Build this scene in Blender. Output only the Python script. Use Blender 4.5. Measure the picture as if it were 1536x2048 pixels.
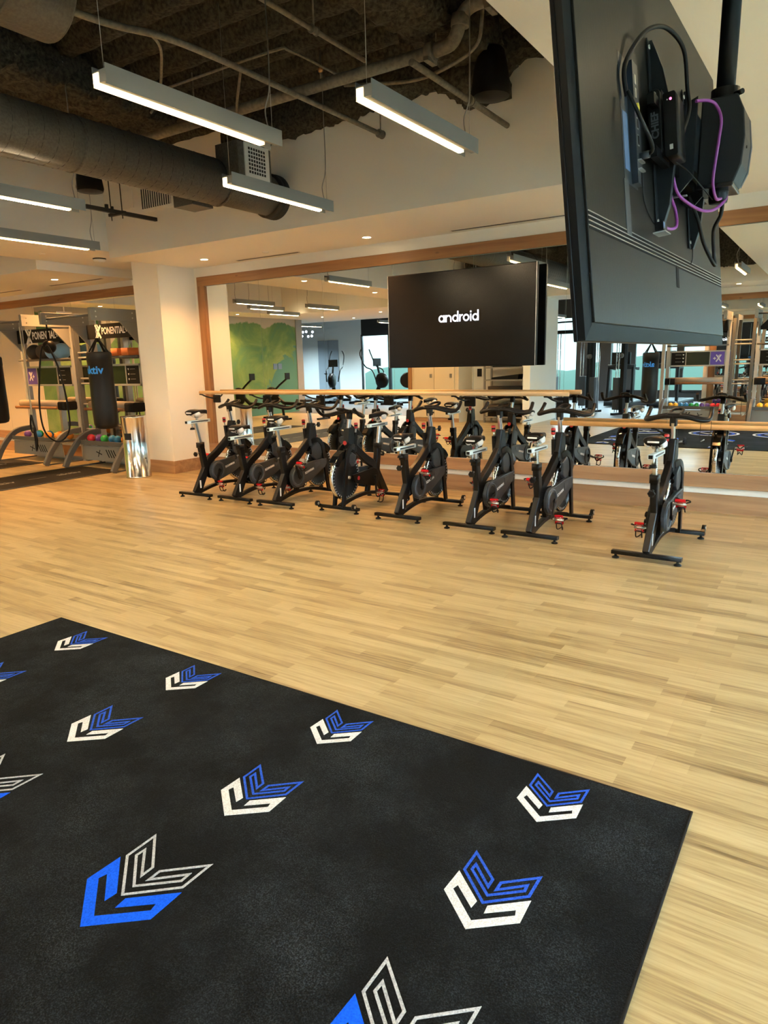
import bpy, math, random
from mathutils import Vector, Matrix
random.seed(7)
for o in list(bpy.data.objects): bpy.data.objects.remove(o)
S = bpy.context.scene
C = S.collection
PI = math.pi

# ------------------------------------------------------------------ camera
RX, RY, RZ = (0.83671251, 0.09690787, -0.53900004), (0.54709431, -0.19193391, 0.81476941), (-0.02449482, -0.97661161, -0.21361125)
cam_d = bpy.data.cameras.new('camera'); cam = bpy.data.objects.new('camera', cam_d); C.objects.link(cam)
cam_d.sensor_fit = 'VERTICAL'; cam_d.sensor_height = 32.0; cam_d.lens = 32.0*1375.0/2048.0
cam_d.clip_start = 0.05; cam_d.clip_end = 300
# columns: camera right, camera up, camera back in world axes
cam.matrix_world = Matrix(((RX[0], -RX[1], -RX[2], 0.0), (RY[0], -RY[1], -RY[2], 0.0), (RZ[0], -RZ[1], -RZ[2], 1.5), (0, 0, 0, 1)))
S.camera = cam

# ------------------------------------------------------------------ view, world, daylight
S.view_settings.view_transform = 'Standard'; S.view_settings.look = 'None'
S.view_settings.gamma = 1.0; S.view_settings.exposure = 1.5
S.view_settings.use_curve_mapping = False
W = bpy.data.worlds.new('daylight_sky'); S.world = W; W.use_nodes = True
wn = W.node_tree; wn.nodes.clear()
wo = wn.nodes.new('ShaderNodeOutputWorld'); wb = wn.nodes.new('ShaderNodeBackground')
tc = wn.nodes.new('ShaderNodeTexCoord'); sx = wn.nodes.new('ShaderNodeSeparateXYZ'); rp = wn.nodes.new('ShaderNodeValToRGB')
rp.color_ramp.elements[0].position = 0.40; rp.color_ramp.elements[0].color = (0.25, 0.42, 0.42, 1)
rp.color_ramp.elements[1].position = 0.56; rp.color_ramp.elements[1].color = (0.60, 0.95, 1.0, 1)
e = rp.color_ramp.elements.new(0.495); e.color = (0.45, 0.72, 0.74, 1)
mr = wn.nodes.new('ShaderNodeMapRange'); mr.inputs[1].default_value = -1; mr.inputs[2].default_value = 1
wn.links.new(tc.outputs['Generated'], sx.inputs[0]); wn.links.new(sx.outputs[2], mr.inputs[0])
wn.links.new(mr.outputs[0], rp.inputs[0]); wn.links.new(rp.outputs[0], wb.inputs[0]); wn.links.new(wb.outputs[0], wo.inputs[0])
wb.inputs[1].default_value = 0.95

def skylight(name, loc, size, rot, power, col=(0.62, 0.86, 1.0)):
    d = bpy.data.lights.new(name, 'AREA'); d.shape = 'RECTANGLE'; d.size, d.size_y = size; d.energy = power; d.color = col
    o = bpy.data.objects.new(name, d); C.objects.link(o); o.location = loc; o.rotation_euler = rot
    return o
# daylight entering through the window walls (behind the camera and on the right)
skylight('daylight_back', (-8.4, -12.4, 4.3), (17.0, 3.0), (math.radians(58), 0, 0), 1500)
skylight('daylight_back_right', (2.4, -4.8, 3.9), (4.2, 2.4), (math.radians(58), 0, 0), 330)
skylight('daylight_right', (6.9, 2.2, 3.9), (9.0, 2.4), (math.radians(58), 0, math.radians(90)), 1250)

# ------------------------------------------------------------------ materials
MAT = {}
def mat(name, col, rough=0.5, metal=0.0, emit=None, es=0.0, spec=None, coat=0.0, build=None):
    m = bpy.data.materials.new(name); m.use_nodes = True; nt = m.node_tree
    b = nt.nodes['Principled BSDF']
    b.inputs['Base Color'].default_value = (*col, 1); b.inputs['Roughness'].default_value = rough
    b.inputs['Metallic'].default_value = metal
    if spec is not None: b.inputs['Specular IOR Level'].default_value = spec
    if coat: b.inputs['Coat Weight'].default_value = coat
    if emit: b.inputs['Emission Color'].default_value = (*emit, 1); b.inputs['Emission Strength'].default_value = es
    if build: build(nt, b)
    MAT[name] = m
    return m
def nd(nt, t, **k):
    n = nt.nodes.new(t)
    for a, v in k.items():
        if a.startswith('i_'): n.inputs[a[2:].replace('_', ' ')].default_value = v
        else: setattr(n, a, v)
    return n
def objco(nt, scale=(1, 1, 1), rot=(0, 0, 0), loc=(0, 0, 0)):
    t = nt.nodes.new('ShaderNodeTexCoord'); mp = nt.nodes.new('ShaderNodeMapping')
    mp.inputs['Scale'].default_value = scale; mp.inputs['Rotation'].default_value = rot; mp.inputs['Location'].default_value = loc
    nt.links.new(t.outputs['Object'], mp.inputs[0]); return mp.outputs[0]
def ramp(nt, stops):
    r = nt.nodes.new('ShaderNodeValToRGB'); el = r.color_ramp.elements
    el[0].position, el[0].color = stops[0][0], (*stops[0][1], 1)
    el[1].position, el[1].color = stops[-1][0], (*stops[-1][1], 1)
    for p, c in stops[1:-1]:
        q = el.new(p); q.color = (*c, 1)
    return r
def noise_bump(scale=40, strength=0.2, dist=0.01, detail=4):
    def f(nt, b):
        n = nd(nt, 'ShaderNodeTexNoise'); n.inputs['Scale'].default_value = scale; n.inputs['Detail'].default_value = detail
        nt.links.new(objco(nt), n.inputs['Vector'])
        bp = nd(nt, 'ShaderNodeBump'); bp.inputs['Strength'].default_value = strength; bp.inputs['Distance'].default_value = dist
        nt.links.new(n.outputs[0], bp.inputs['Height']); nt.links.new(bp.outputs[0], b.inputs['Normal'])
    return f
def mottled(c0, c1, scale, bump=0.0, dist=0.01, detail=5, lo=.35, hi=.65):
    def f(nt, b):
        n = nd(nt, 'ShaderNodeTexNoise'); n.inputs['Scale'].default_value = scale; n.inputs['Detail'].default_value = detail
        nt.links.new(objco(nt), n.inputs['Vector'])
        r = ramp(nt, [(lo, c0), (hi, c1)]); nt.links.new(n.outputs[0], r.inputs[0]); nt.links.new(r.outputs[0], b.inputs['Base Color'])
        if bump:
            bp = nd(nt, 'ShaderNodeBump'); bp.inputs['Strength'].default_value = bump; bp.inputs['Distance'].default_value = dist
            nt.links.new(n.outputs[0], bp.inputs['Height']); nt.links.new(bp.outputs[0], b.inputs['Normal'])
    return f
def plank_floor(nt, b):
    v = objco(nt)
    br = nd(nt, 'ShaderNodeTexBrick'); br.offset = 0.37; br.inputs['Scale'].default_value = 1.0
    br.inputs['Brick Width'].default_value = 1.22; br.inputs['Row Height'].default_value = 0.15
    br.inputs['Mortar Size'].default_value = 0.0004; br.inputs['Mortar Smooth'].default_value = 0.2
    br.inputs['Color1'].default_value = (0.0, 0.0, 0.0, 1); br.inputs['Color2'].default_value = (1, 1, 1, 1); br.inputs['Mortar'].default_value = (0.3, 0.3, 0.3, 1)
    nt.links.new(v, br.inputs['Vector'])
    # strips inside a plank
    st = nd(nt, 'ShaderNodeTexBrick'); st.offset = 0.61; st.inputs['Scale'].default_value = 1.0
    st.inputs['Brick Width'].default_value = 0.55; st.inputs['Row Height'].default_value = 0.065; st.inputs['Mortar Size'].default_value = 0.0
    st.inputs['Color1'].default_value = (0, 0, 0, 1); st.inputs['Color2'].default_value = (1, 1, 1, 1)
    nt.links.new(v, st.inputs['Vector'])
    g = nd(nt, 'ShaderNodeTexNoise'); g.inputs['Scale'].default_value = 1.0; g.inputs['Detail'].default_value = 6; g.inputs['Roughness'].default_value = 0.62
    nt.links.new(objco(nt, (3.2, 75, 1)), g.inputs['Vector'])
    g2 = nd(nt, 'ShaderNodeTexNoise'); g2.inputs['Scale'].default_value = 1.0; g2.inputs['Detail'].default_value = 3
    nt.links.new(objco(nt, (1.3, 17, 1)), g2.inputs['Vector'])
    a1 = nd(nt, 'ShaderNodeMath', operation='MULTIPLY'); a1.inputs[1].default_value = 0.10; nt.links.new(br.outputs[0], a1.inputs[0])
    a2 = nd(nt, 'ShaderNodeMath', operation='MULTIPLY_ADD'); a2.inputs[1].default_value = 0.20; nt.links.new(st.outputs[0], a2.inputs[0]); nt.links.new(a1.outputs[0], a2.inputs[2])
    a3 = nd(nt, 'ShaderNodeMath', operation='MULTIPLY_ADD'); a3.inputs[1].default_value = 0.60; nt.links.new(g.outputs[0], a3.inputs[0]); nt.links.new(a2.outputs[0], a3.inputs[2])
    a4 = nd(nt, 'ShaderNodeMath', operation='MULTIPLY_ADD'); a4.inputs[1].default_value = 0.30; nt.links.new(g2.outputs[0], a4.inputs[0]); nt.links.new(a3.outputs[0], a4.inputs[2])
    r = ramp(nt, [(0.36, (0.125, 0.079, 0.035)), (0.49, (0.262, 0.188, 0.088)), (0.59, (0.352, 0.266, 0.130)), (0.76, (0.45, 0.355, 0.190))])
    nt.links.new(a4.outputs[0], r.inputs[0])
    mx = nd(nt, 'ShaderNodeMix', data_type='RGBA'); mx.inputs[7].default_value = (0.26, 0.18, 0.10, 1)
    nt.links.new(br.outputs['Fac'], mx.inputs[0]); nt.links.new(r.outputs[0], mx.inputs[6]); nt.links.new(mx.outputs[2], b.inputs['Base Color'])
    rr = nd(nt, 'ShaderNodeMapRange'); rr.inputs[3].default_value = 0.22; rr.inputs[4].default_value = 0.40
    nt.links.new(g.outputs[0], rr.inputs[0]); nt.links.new(rr.outputs[0], b.inputs['Roughness'])
    bp = nd(nt, 'ShaderNodeBump'); bp.inputs['Strength'].default_value = 0.12; bp.inputs['Distance'].default_value = 0.002
    nt.links.new(g.outputs[0], bp.inputs['Height']); nt.links.new(bp.outputs[0], b.inputs['Normal'])
def wood(c0, c1, knots=True, axis=0, knotcol=(0.09, 0.035, 0.015)):
    sc = [14, 14, 14]; sc[axis] = 0.9
    def f(nt, b):
        g = nd(nt, 'ShaderNodeTexNoise'); g.inputs['Scale'].default_value = 1.0; g.inputs['Detail'].default_value = 7; g.inputs['Distortion'].default_value = 0.6
        nt.links.new(objco(nt, tuple(sc)), g.inputs['Vector'])
        r = ramp(nt, [(0.32, c0), (0.68, c1)]); nt.links.new(g.outputs[0], r.inputs[0])
        out = r.outputs[0]
        if knots:
            ks = [9, 9, 9]; ks[axis] = 3.2
            k = nd(nt, 'ShaderNodeTexVoronoi'); k.inputs['Scale'].default_value = 1.0; k.inputs['Randomness'].default_value = 1.0
            nt.links.new(objco(nt, tuple(ks)), k.inputs['Vector'])
            kr = ramp(nt, [(0.05, (1, 1, 1)), (0.13, (0, 0, 0))]); nt.links.new(k.outputs[0], kr.inputs[0])
            m2 = nd(nt, 'ShaderNodeMix', data_type='RGBA'); m2.inputs[7].default_value = (*knotcol, 1)
            ml = nd(nt, 'ShaderNodeMath', operation='MULTIPLY'); ml.inputs[1].default_value = 0.8
            nt.links.new(kr.outputs[0], ml.inputs[0]); nt.links.new(ml.outputs[0], m2.inputs[0]); nt.links.new(out, m2.inputs[6]); out = m2.outputs[2]
        nt.links.new(out, b.inputs['Base Color'])
    return f
def rug_mat(nt, b):
    n = nd(nt, 'ShaderNodeTexNoise'); n.inputs['Scale'].default_value = 2.2; n.inputs['Detail'].default_value = 5; n.inputs['Roughness'].default_value = .65
    nt.links.new(objco(nt), n.inputs['Vector'])
    f = nd(nt, 'ShaderNodeTexNoise'); f.inputs['Scale'].default_value = 260; f.inputs['Detail'].default_value = 3
    nt.links.new(objco(nt), f.inputs['Vector'])
    r = ramp(nt, [(0.42, (0.0028, 0.0036, 0.0041)), (0.74, (0.016, 0.020, 0.023))]); nt.links.new(n.outputs[0], r.inputs[0])
    r2 = ramp(nt, [(0.35, (0.35, 0.35, 0.35)), (0.5, (0.9, 0.9, 0.9)), (0.74, (3.4, 3.4, 3.4))]); nt.links.new(f.outputs[0], r2.inputs[0])
    m = nd(nt, 'ShaderNodeMix', data_type='RGBA', blend_type='MULTIPLY'); m.inputs[0].default_value = 1
    nt.links.new(r.outputs[0], m.inputs[6]); nt.links.new(r2.outputs[0], m.inputs[7]); nt.links.new(m.outputs[2], b.inputs['Base Color'])
    bp = nd(nt, 'ShaderNodeBump'); bp.inputs['Strength'].default_value = 0.6; bp.inputs['Distance'].default_value = 0.004
    nt.links.new(f.outputs[0], bp.inputs['Height']); nt.links.new(bp.outputs[0], b.inputs['Normal'])
def mural(nt, b):
    v = objco(nt)
    n = nd(nt, 'ShaderNodeTexNoise'); n.inputs['Scale'].default_value = 1.1; n.inputs['Detail'].default_value = 8; n.inputs['Roughness'].default_value = 0.6; n.inputs['Distortion'].default_value = 0.8
    nt.links.new(v, n.inputs['Vector'])
    s = nd(nt, 'ShaderNodeSeparateXYZ'); nt.links.new(v, s.inputs[0])
    r = ramp(nt, [(0.30, (0.05, 0.16, 0.11)), (0.44, (0.085, 0.19, 0.07)), (0.55, (0.14, 0.24, 0.075)), (0.72, (0.24, 0.32, 0.14))])
    nt.links.new(n.outputs[0], r.inputs[0])
    # teal pool near the right edge (object x close to 0)
    a = nd(nt, 'ShaderNodeMath', operation='MULTIPLY_ADD'); a.inputs[1].default_value = 1.4; nt.links.new(n.outputs[0], a.inputs[0])
    xz = nd(nt, 'ShaderNodeMath', operation='MULTIPLY_ADD'); xz.inputs[1].default_value = -0.55; nt.links.new(s.outputs[2], xz.inputs[0])
    xx = nd(nt, 'ShaderNodeMath', operation='MULTIPLY_ADD'); xx.inputs[1].default_value = 0.45; xx.inputs[2].default_value = 0.85; nt.links.new(s.outputs[0], xx.inputs[0])
    nt.links.new(xx.outputs[0], xz.inputs[2]); nt.links.new(xz.outputs[0], a.inputs[2])
    k = ramp(nt, [(0.46, (0, 0, 0)), (0.50, (1, 1, 1))]); nt.links.new(a.outputs[0], k.inputs[0])
    m = nd(nt, 'ShaderNodeMix', data_type='RGBA'); m.inputs[7].default_value = (0.05, 0.18, 0.16, 1)
    nt.links.new(k.outputs[0], m.inputs[0]); nt.links.new(r.outputs[0], m.inputs[6])
    # grey untouched top
    t = nd(nt, 'ShaderNodeMath', operation='MULTIPLY_ADD'); t.inputs[1].default_value = 0.9; nt.links.new(n.outputs[0], t.inputs[0]); nt.links.new(s.outputs[2], t.inputs[2])
    k2 = ramp(nt, [(0.0, (0, 0, 0)), (1.0, (1, 1, 1))]); mr_ = nd(nt, 'ShaderNodeMapRange'); mr_.inputs[1].default_value = 3.08; mr_.inputs[2].default_value = 3.12
    nt.links.new(t.outputs[0], mr_.inputs[0])
    m2 = nd(nt, 'ShaderNodeMix', data_type='RGBA'); m2.inputs[7].default_value = (0.36, 0.34, 0.29, 1)
    nt.links.new(mr_.outputs[0], m2.inputs[0]); nt.links.new(m.outputs[2], m2.inputs[6]); nt.links.new(m2.outputs[2], b.inputs['Base Color'])

mat('wall_paint', (0.80, 0.785, 0.72), 0.75, build=noise_bump(180, 0.05, 0.002))
mat('ceiling_paint', (0.74, 0.70, 0.62), 0.8)
mat('fireproofing', (0.05, 0.042, 0.03), 0.95, build=mottled((0.010, 0.0095, 0.0075), (0.060, 0.056, 0.043), 34, 0.5, 0.03, 8))
mat('duct_grey', (0.085, 0.08, 0.065), 0.55, 0.25, build=mottled((0.075, 0.07, 0.058), (0.11, 0.105, 0.088), 60, 0.1, 0.002))
mat('pipe_grey', (0.16, 0.145, 0.115), 0.55, 0.1, build=mottled((0.12, 0.11, 0.085), (0.20, 0.18, 0.14), 30, 0.15, 0.002))
mat('seam_dark', (0.02, 0.02, 0.018), 0.7)
mat('floor_planks', (0.5, 0.35, 0.18), 0.4, build=plank_floor)
mat('gym_mat_floor', (0.09, 0.10, 0.11), 0.45, build=mottled((0.06, 0.065, 0.07), (0.10, 0.11, 0.12), 150, 0.1, 0.002))
mat('oak', (0.45, 0.25, 0.11), 0.5, build=wood((0.20, 0.085, 0.028), (0.345, 0.17, 0.062)))
mat('oak_base', (0.45, 0.28, 0.15), 0.5, build=wood((0.26, 0.14, 0.07), (0.42, 0.25, 0.13), knots=False))
mat('oak_upright', (0.45, 0.25, 0.11), 0.5, build=wood((0.20, 0.085, 0.028), (0.345, 0.17, 0.062), axis=2))
mat('barre_wood', (0.62, 0.42, 0.20), 0.4, build=wood((0.55, 0.35, 0.15), (0.70, 0.48, 0.25), knots=False))
mat('mirror', (0.90, 0.93, 0.91), 0.0, 1.0)
mat('mirror_edge', (0.25, 0.33, 0.30), 0.3)
mat('black_satin', (0.005, 0.005, 0.0055), 0.33, spec=0.20)
mat('black_matte', (0.005, 0.005, 0.0055), 0.75, spec=0.2)
mat('black_rubber', (0.006, 0.006, 0.0065), 0.42, spec=0.22)
mat('black_gloss', (0.005, 0.006, 0.0075), 0.15, spec=0.35)
mat('charcoal_plastic', (0.010, 0.012, 0.014), 0.42, spec=0.25, build=noise_bump(300, 0.08, 0.001))
mat('charcoal_light', (0.045, 0.052, 0.06), 0.4)
mat('tv_plastic', (0.004, 0.0055, 0.0065), 0.5, spec=0.14, build=noise_bump(900, 0.25, 0.001))
def brushed(nt, b):
    n = nd(nt, 'ShaderNodeTexNoise'); n.inputs['Scale'].default_value = 1.0; n.inputs['Detail'].default_value = 3
    nt.links.new(objco(nt, (3, 420, 6)), n.inputs['Vector'])
    bp = nd(nt, 'ShaderNodeBump'); bp.inputs['Strength'].default_value = 0.25; bp.inputs['Distance'].default_value = 0.001
    nt.links.new(n.outputs[0], bp.inputs['Height']); nt.links.new(bp.outputs[0], b.inputs['Normal'])
mat('tv_back', (0.010, 0.0097, 0.0085), 0.38, 0.0, spec=0.15, build=brushed)
mat('tv_recess', (0.012, 0.018, 0.028), 0.35)
mat('tv_screen', (0.005, 0.005, 0.006), 0.22, spec=0.25)
mat('screen_glow', (0.9, 0.9, 1.0), 0.5, emit=(0.75, 0.78, 0.95), es=1.0)
mat('chrome', (0.82, 0.83, 0.84), 0.16, 1.0)
mat('steel', (0.62, 0.63, 0.62), 0.28, 1.0)
mat('dull_steel', (0.35, 0.35, 0.34), 0.4, 0.9)
mat('rig_grey', (0.24, 0.24, 0.225), 0.45, 0.2)
mat('rig_silver', (0.42, 0.42, 0.40), 0.4, 0.3)
mat('rig_dark', (0.09, 0.092, 0.09), 0.45)
mat('white_plastic', (0.75, 0.75, 0.73), 0.5)
mat('fixture_grey', (0.23, 0.245, 0.24), 0.5)
mat('print_white', (0.80, 0.80, 0.80), 0.6)
mat('red_plastic', (0.50, 0.03, 0.03), 0.35)
mat('red_metal', (0.62, 0.010, 0.02), 0.25, 0.3)
mat('slider_aluminium', (0.70, 0.80, 0.82), 0.38, 0.5)
mat('wheel_face', (0.010, 0.012, 0.014), 0.38, spec=0.3)
mat('guard_grey', (0.030, 0.035, 0.040), 0.4, spec=0.4)
mat('purple_cable', (0.27, 0.045, 0.28), 0.4)
mat('lamp_glow', (1, 0.85, 0.6), 0.5, emit=(1.0, 0.66, 0.30), es=1.15)
mat('lamp_core', (1, 0.9, 0.7), 0.5, emit=(1.0, 0.76, 0.45), es=190.0)
mat('down_glow', (1, 0.9, 0.7), 0.5, emit=(1.0, 0.80, 0.48), es=30.0)
mat('exit_red', (0.6, 0.02, 0.03), 0.5, emit=(1.0, 0.05, 0.10), es=3.0)
mat('rug', (0.01, 0.01, 0.012), 0.95, spec=0.12, build=rug_mat)
mat('rug_blue', (0.004, 0.09, 0.72), 0.9, spec=0.1, build=mottled((0.003, 0.065, 0.60), (0.006, 0.11, 0.85), 220, 0.4, 0.003))
mat('rug_white', (0.55, 0.56, 0.57), 0.9, build=mottled((0.42, 0.43, 0.44), (0.66, 0.67, 0.68), 220, 0.4, 0.003))
mat('rug_grey', (0.34, 0.35, 0.36), 0.9, build=mottled((0.25, 0.26, 0.27), (0.45, 0.46, 0.47), 220, 0.4, 0.003))
mat('rug_darkblue', (0.02, 0.07, 0.42), 0.9, spec=0.1, build=mottled((0.008, 0.05, 0.36), (0.03, 0.10, 0.55), 220, 0.4, 0.003))
mat('bag_vinyl', (0.006, 0.0065, 0.0075), 0.42, spec=0.3, build=noise_bump(90, 0.15, 0.003))
mat('bag_blue', (0.02, 0.25, 0.85), 0.5)
mat('sign_black', (0.006, 0.006, 0.006), 0.6, spec=0.2)
mat('sign_purple', (0.10, 0.06, 0.42), 0.5)
mat('sign_green', (0.012, 0.022, 0.012), 0.25)
mat('ball_green', (0.02, 0.32, 0.06), 0.25); mat('ball_blue', (0.02, 0.17, 0.42), 0.25); mat('ball_orange', (0.75, 0.25, 0.02), 0.3)
mat('ball_red', (0.6, 0.02, 0.04), 0.25); mat('ball_purple', (0.12, 0.04, 0.25), 0.3); mat('ball_yellow', (0.75, 0.42, 0.03), 0.3)
mat('med_ball', (0.02, 0.018, 0.016), 0.6); mat('med_ball_blue', (0.16, 0.36, 0.62), 0.5)
mat('block_orange', (0.55, 0.16, 0.04), 0.7)
mat('upholstery', (0.30, 0.25, 0.19), 0.6)
mat('mural_paint', (0.2, 0.4, 0.15), 0.8, build=mural)
mat('beige_laminate', (0.60, 0.52, 0.38), 0.5)
mat('door_blue', (0.27, 0.33, 0.38), 0.5)
mat('mullion', (0.02, 0.021, 0.022), 0.4)
def glass(nt, b):
    b.inputs['Transmission Weight'].default_value = 1.0; b.inputs['IOR'].default_value = 1.01
mat('window_glass', (0.95, 0.98, 1.0), 0.0, build=glass)
mat('hill_green', (0.18, 0.26, 0.22), 0.9)
mat('city_pale', (0.45, 0.42, 0.38), 0.9)
mat('blue_tag', (0.09, 0.16, 0.30), 0.4)
mat('yellow_port', (0.7, 0.55, 0.05), 0.4)
mat('led_red', (0.5, 0.02, 0.1), 0.5, emit=(1, 0.1, 0.3), es=2.0)
mat('cyan_paint_wall', (0.70, 0.76, 0.76), 0.75)
mat('copper', (0.55, 0.28, 0.10), 0.3, 1.0)

# ------------------------------------------------------------------ mesh helpers
V = Vector
class MB:
    def __init__(s): s.v = []; s.f = []; s.m = []; s.sm = []; s.mats = []
    def mi(s, m):
        if m not in s.mats: s.mats.append(m)
        return s.mats.index(m)
    def add(s, vs, fs, m, smooth=False):
        k = len(s.v); s.v += [tuple(p) for p in vs]; i = s.mi(m)
        for f in fs: s.f.append([k+a for a in f]); s.m.append(i); s.sm.append(smooth)
        return s
    def box(s, c, d, m, rot=None):
        hx, hy, hz = d[0]/2, d[1]/2, d[2]/2
        vs = [V((x, y, z)) for x in (-hx, hx) for y in (-hy, hy) for z in (-hz, hz)]
        if rot is not None: vs = [rot @ p for p in vs]
        vs = [p+V(c) for p in vs]
        return s.add(vs, [(0, 1, 3, 2), (4, 6, 7, 5), (0, 4, 5, 1), (2, 3, 7, 6), (0, 2, 6, 4), (1, 5, 7, 3)], m)
    def bb(s, a, b, m):   # box between two corners
        return s.box([(a[i]+b[i])/2 for i in range(3)], [abs(b[i]-a[i]) for i in range(3)], m)
    def rbox(s, c, d, r, m, axis=2, seg=5, ch=0.0):  # box with rounded vertical edges about axis, optional chamfered ends
        ax = [i for i in range(3) if i != axis]; h0, h1 = d[ax[0]]/2, d[ax[1]]/2; r = min(r, h0*.999, h1*.999)
        ring = []
        for (sx_, sy_, a0) in ((1, 1, 0), (-1, 1, 90), (-1, -1, 180), (1, -1, 270)):
            for k in range(seg+1):
                a = math.radians(a0+90*k/seg); ring.append((sx_*(h0-r)+r*math.cos(a), sy_*(h1-r)+r*math.sin(a)))
        n = len(ring); hz = d[axis]/2; vs = []; lv = [(-hz, 1)] if not ch else [(-hz, 0), (-hz+ch, 1)]
        lv += [(hz, 1)] if not ch else [(hz-ch, 1), (hz, 0)]
        for z, full in lv:
            for (x, y) in ring:
                if not full: x -= math.copysign(min(ch, abs(x)), x); y -= math.copysign(min(ch, abs(y)), y)
                p = [0, 0, 0]; p[ax[0]] = x; p[ax[1]] = y; p[axis] = z; vs.append(V(p)+V(c))
        L = len(lv); fs = [[n*j+i, n*j+(i+1) % n, n*(j+1)+(i+1) % n, n*(j+1)+i] for j in range(L-1) for i in range(n)]
        s.add(vs, fs, m, True); k = len(s.v)-len(vs)
        s.f.append([k+i for i in range(n)][::-1]); s.m.append(s.mi(m)); s.sm.append(False)
        s.f.append([k+n*(L-1)+i for i in range(n)]); s.m.append(s.mi(m)); s.sm.append(False)
        return s
    def cyl(s, p0, p1, r0, m, r1=None, n=16, caps=True, smooth=True):
        p0, p1 = V(p0), V(p1); r1 = r0 if r1 is None else r1
        t = (p1-p0).normalized(); a = t.orthogonal().normalized(); b = t.cross(a)
        vs = []
        for p, r in ((p0, r0), (p1, r1)):
            for i in range(n):
                an = 2*PI*i/n; vs.append(p+a*(r*math.cos(an))+b*(r*math.sin(an)))
        fs = [[i, (i+1) % n, n+(i+1) % n, n+i] for i in range(n)]
        s.add(vs, fs, m, smooth)
        if caps:
            k = len(s.v)-2*n
            for rng in ([k+i for i in range(n)][::-1], [k+n+i for i in range(n)]):
                s.f.append(rng); s.m.append(s.mi(m)); s.sm.append(False)
        return s
    def lathe(s, prof, c, m, n=24, axis=2, smooth=True):  # prof: (r, h) list, revolve about axis through c
        vs = []
        for r, h in prof:
            for i in range(n):
                an = 2*PI*i/n; q = [r*math.cos(an), r*math.sin(an)]
                p = [0, 0, 0]; ax = [j for j in range(3) if j != axis]; p[ax[0]] = q[0]; p[ax[1]] = q[1]; p[axis] = h
                vs.append(V(p)+V(c))
        fs = [[n*j+i, n*j+(i+1) % n, n*(j+1)+(i+1) % n, n*(j+1)+i] for j in range(len(prof)-1) for i in range(n)]
        return s.add(vs, fs, m, smooth)
    def sph(s, c, r, m, n=16, sc=(1, 1, 1)):
        vs = []; fs = []; k = n//2
        for j in range(k+1):
            th = PI*j/k
            for i in range(n):
                ph = 2*PI*i/n; vs.append(V((c[0]+r*sc[0]*math.sin(th)*math.cos(ph), c[1]+r*sc[1]*math.sin(th)*math.sin(ph), c[2]+r*sc[2]*math.cos(th))))
        for j in range(k):
            for i in range(n): fs.append([n*j+i, n*(j+1)+i, n*(j+1)+(i+1) % n, n*j+(i+1) % n])
        return s.add(vs, fs, m, True)
    def tube(s, path, r, m, n=10, smooth_path=0, caps=True, closed=False):
        pts = [V(p) for p in path]
        if smooth_path: pts = crom(pts, smooth_path, closed)
        rs = r if isinstance(r, (list, tuple)) else None
        N = len(pts); vs = []
        t0 = (pts[1]-pts[0]).normalized(); a = t0.orthogonal().normalized()
        for i, p in enumerate(pts):
            if closed: t = (pts[(i+1) % N]-pts[i-1]).normalized()
            else: t = (pts[min(i+1, N-1)]-pts[max(i-1, 0)]).normalized()
            a = (a-t*a.dot(t)).normalized(); b = t.cross(a)
            rr = r if rs is None else rs[0]+(rs[-1]-rs[0])*i/(N-1) if len(rs) == 2 else rs[min(i, len(rs)-1)]
            for k in range(n):
                an = 2*PI*k/n; vs.append(p+a*(rr*math.cos(an))+b*(rr*math.sin(an)))
        R = N if closed else N-1
        fs = [[n*(j % N)+i, n*(j % N)+(i+1) % n, n*((j+1) % N)+(i+1) % n, n*((j+1) % N)+i] for j in range(R) for i in range(n)]
        s.add(vs, fs, m, True)
        if caps and not closed:
            k = len(s.v)-len(vs)
            for rng in ([k+i for i in range(n)][::-1], [k+n*(N-1)+i for i in range(n)]):
                s.f.append(rng); s.m.append(s.mi(m)); s.sm.append(False)
        return s
    def beam(s, path, w, h, m, side=(1, 0, 0), smooth_path=0, ws=None, hs=None):  # rectangular tube, w along side, h across
        pts = [V(p) for p in path]
        if smooth_path: pts = crom(pts, smooth_path, False)
        N = len(pts); vs = []
        for i, p in enumerate(pts):
            t = (pts[min(i+1, N-1)]-pts[max(i-1, 0)]).normalized()
            sd = V(side); sd = (sd-t*sd.dot(t)).normalized(); u = t.cross(sd)
            f = i/(N-1); ww = w if ws is None else ws[0]+(ws[1]-ws[0])*f; hh = h if hs is None else hs[0]+(hs[1]-hs[0])*f
            c = min(ww, hh)*0.12
            for (x, y) in ((ww/2-c, hh/2), (-ww/2+c, hh/2), (-ww/2, hh/2-c), (-ww/2, -hh/2+c), (-ww/2+c, -hh/2), (ww/2-c, -hh/2), (ww/2, -hh/2+c), (ww/2, hh/2-c)):
                vs.append(p+sd*x+u*y)
        fs = [[8*j+i, 8*j+(i+1) % 8, 8*(j+1)+(i+1) % 8, 8*(j+1)+i] for j in range(N-1) for i in range(8)]
        fs += [list(range(8))[::-1], [8*(N-1)+i for i in range(8)]]
        return s.add(vs, fs, m)
    def prism(s, poly, lo, hi, m, fn=None, axis=0):  # polygon in the two other axes, extruded along axis; fn maps (u,v,w)->xyz
        n = len(poly); vs = []
        for w in (lo, hi):
            for (a, b) in poly:
                if fn: vs.append(V(fn(a, b, w)))
                else:
                    p = [a, b]; p.insert(axis, w); vs.append(V(p))
        fs = [[i, (i+1) % n, n+(i+1) % n, n+i] for i in range(n)]
        fs += [list(range(n))[::-1], [n+i for i in range(n)]]
        return s.add(vs, fs, m)
    def xf(s, M, a=0):
        for i in range(a, len(s.v)): s.v[i] = tuple(M @ V(s.v[i]))
        return s
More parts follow.
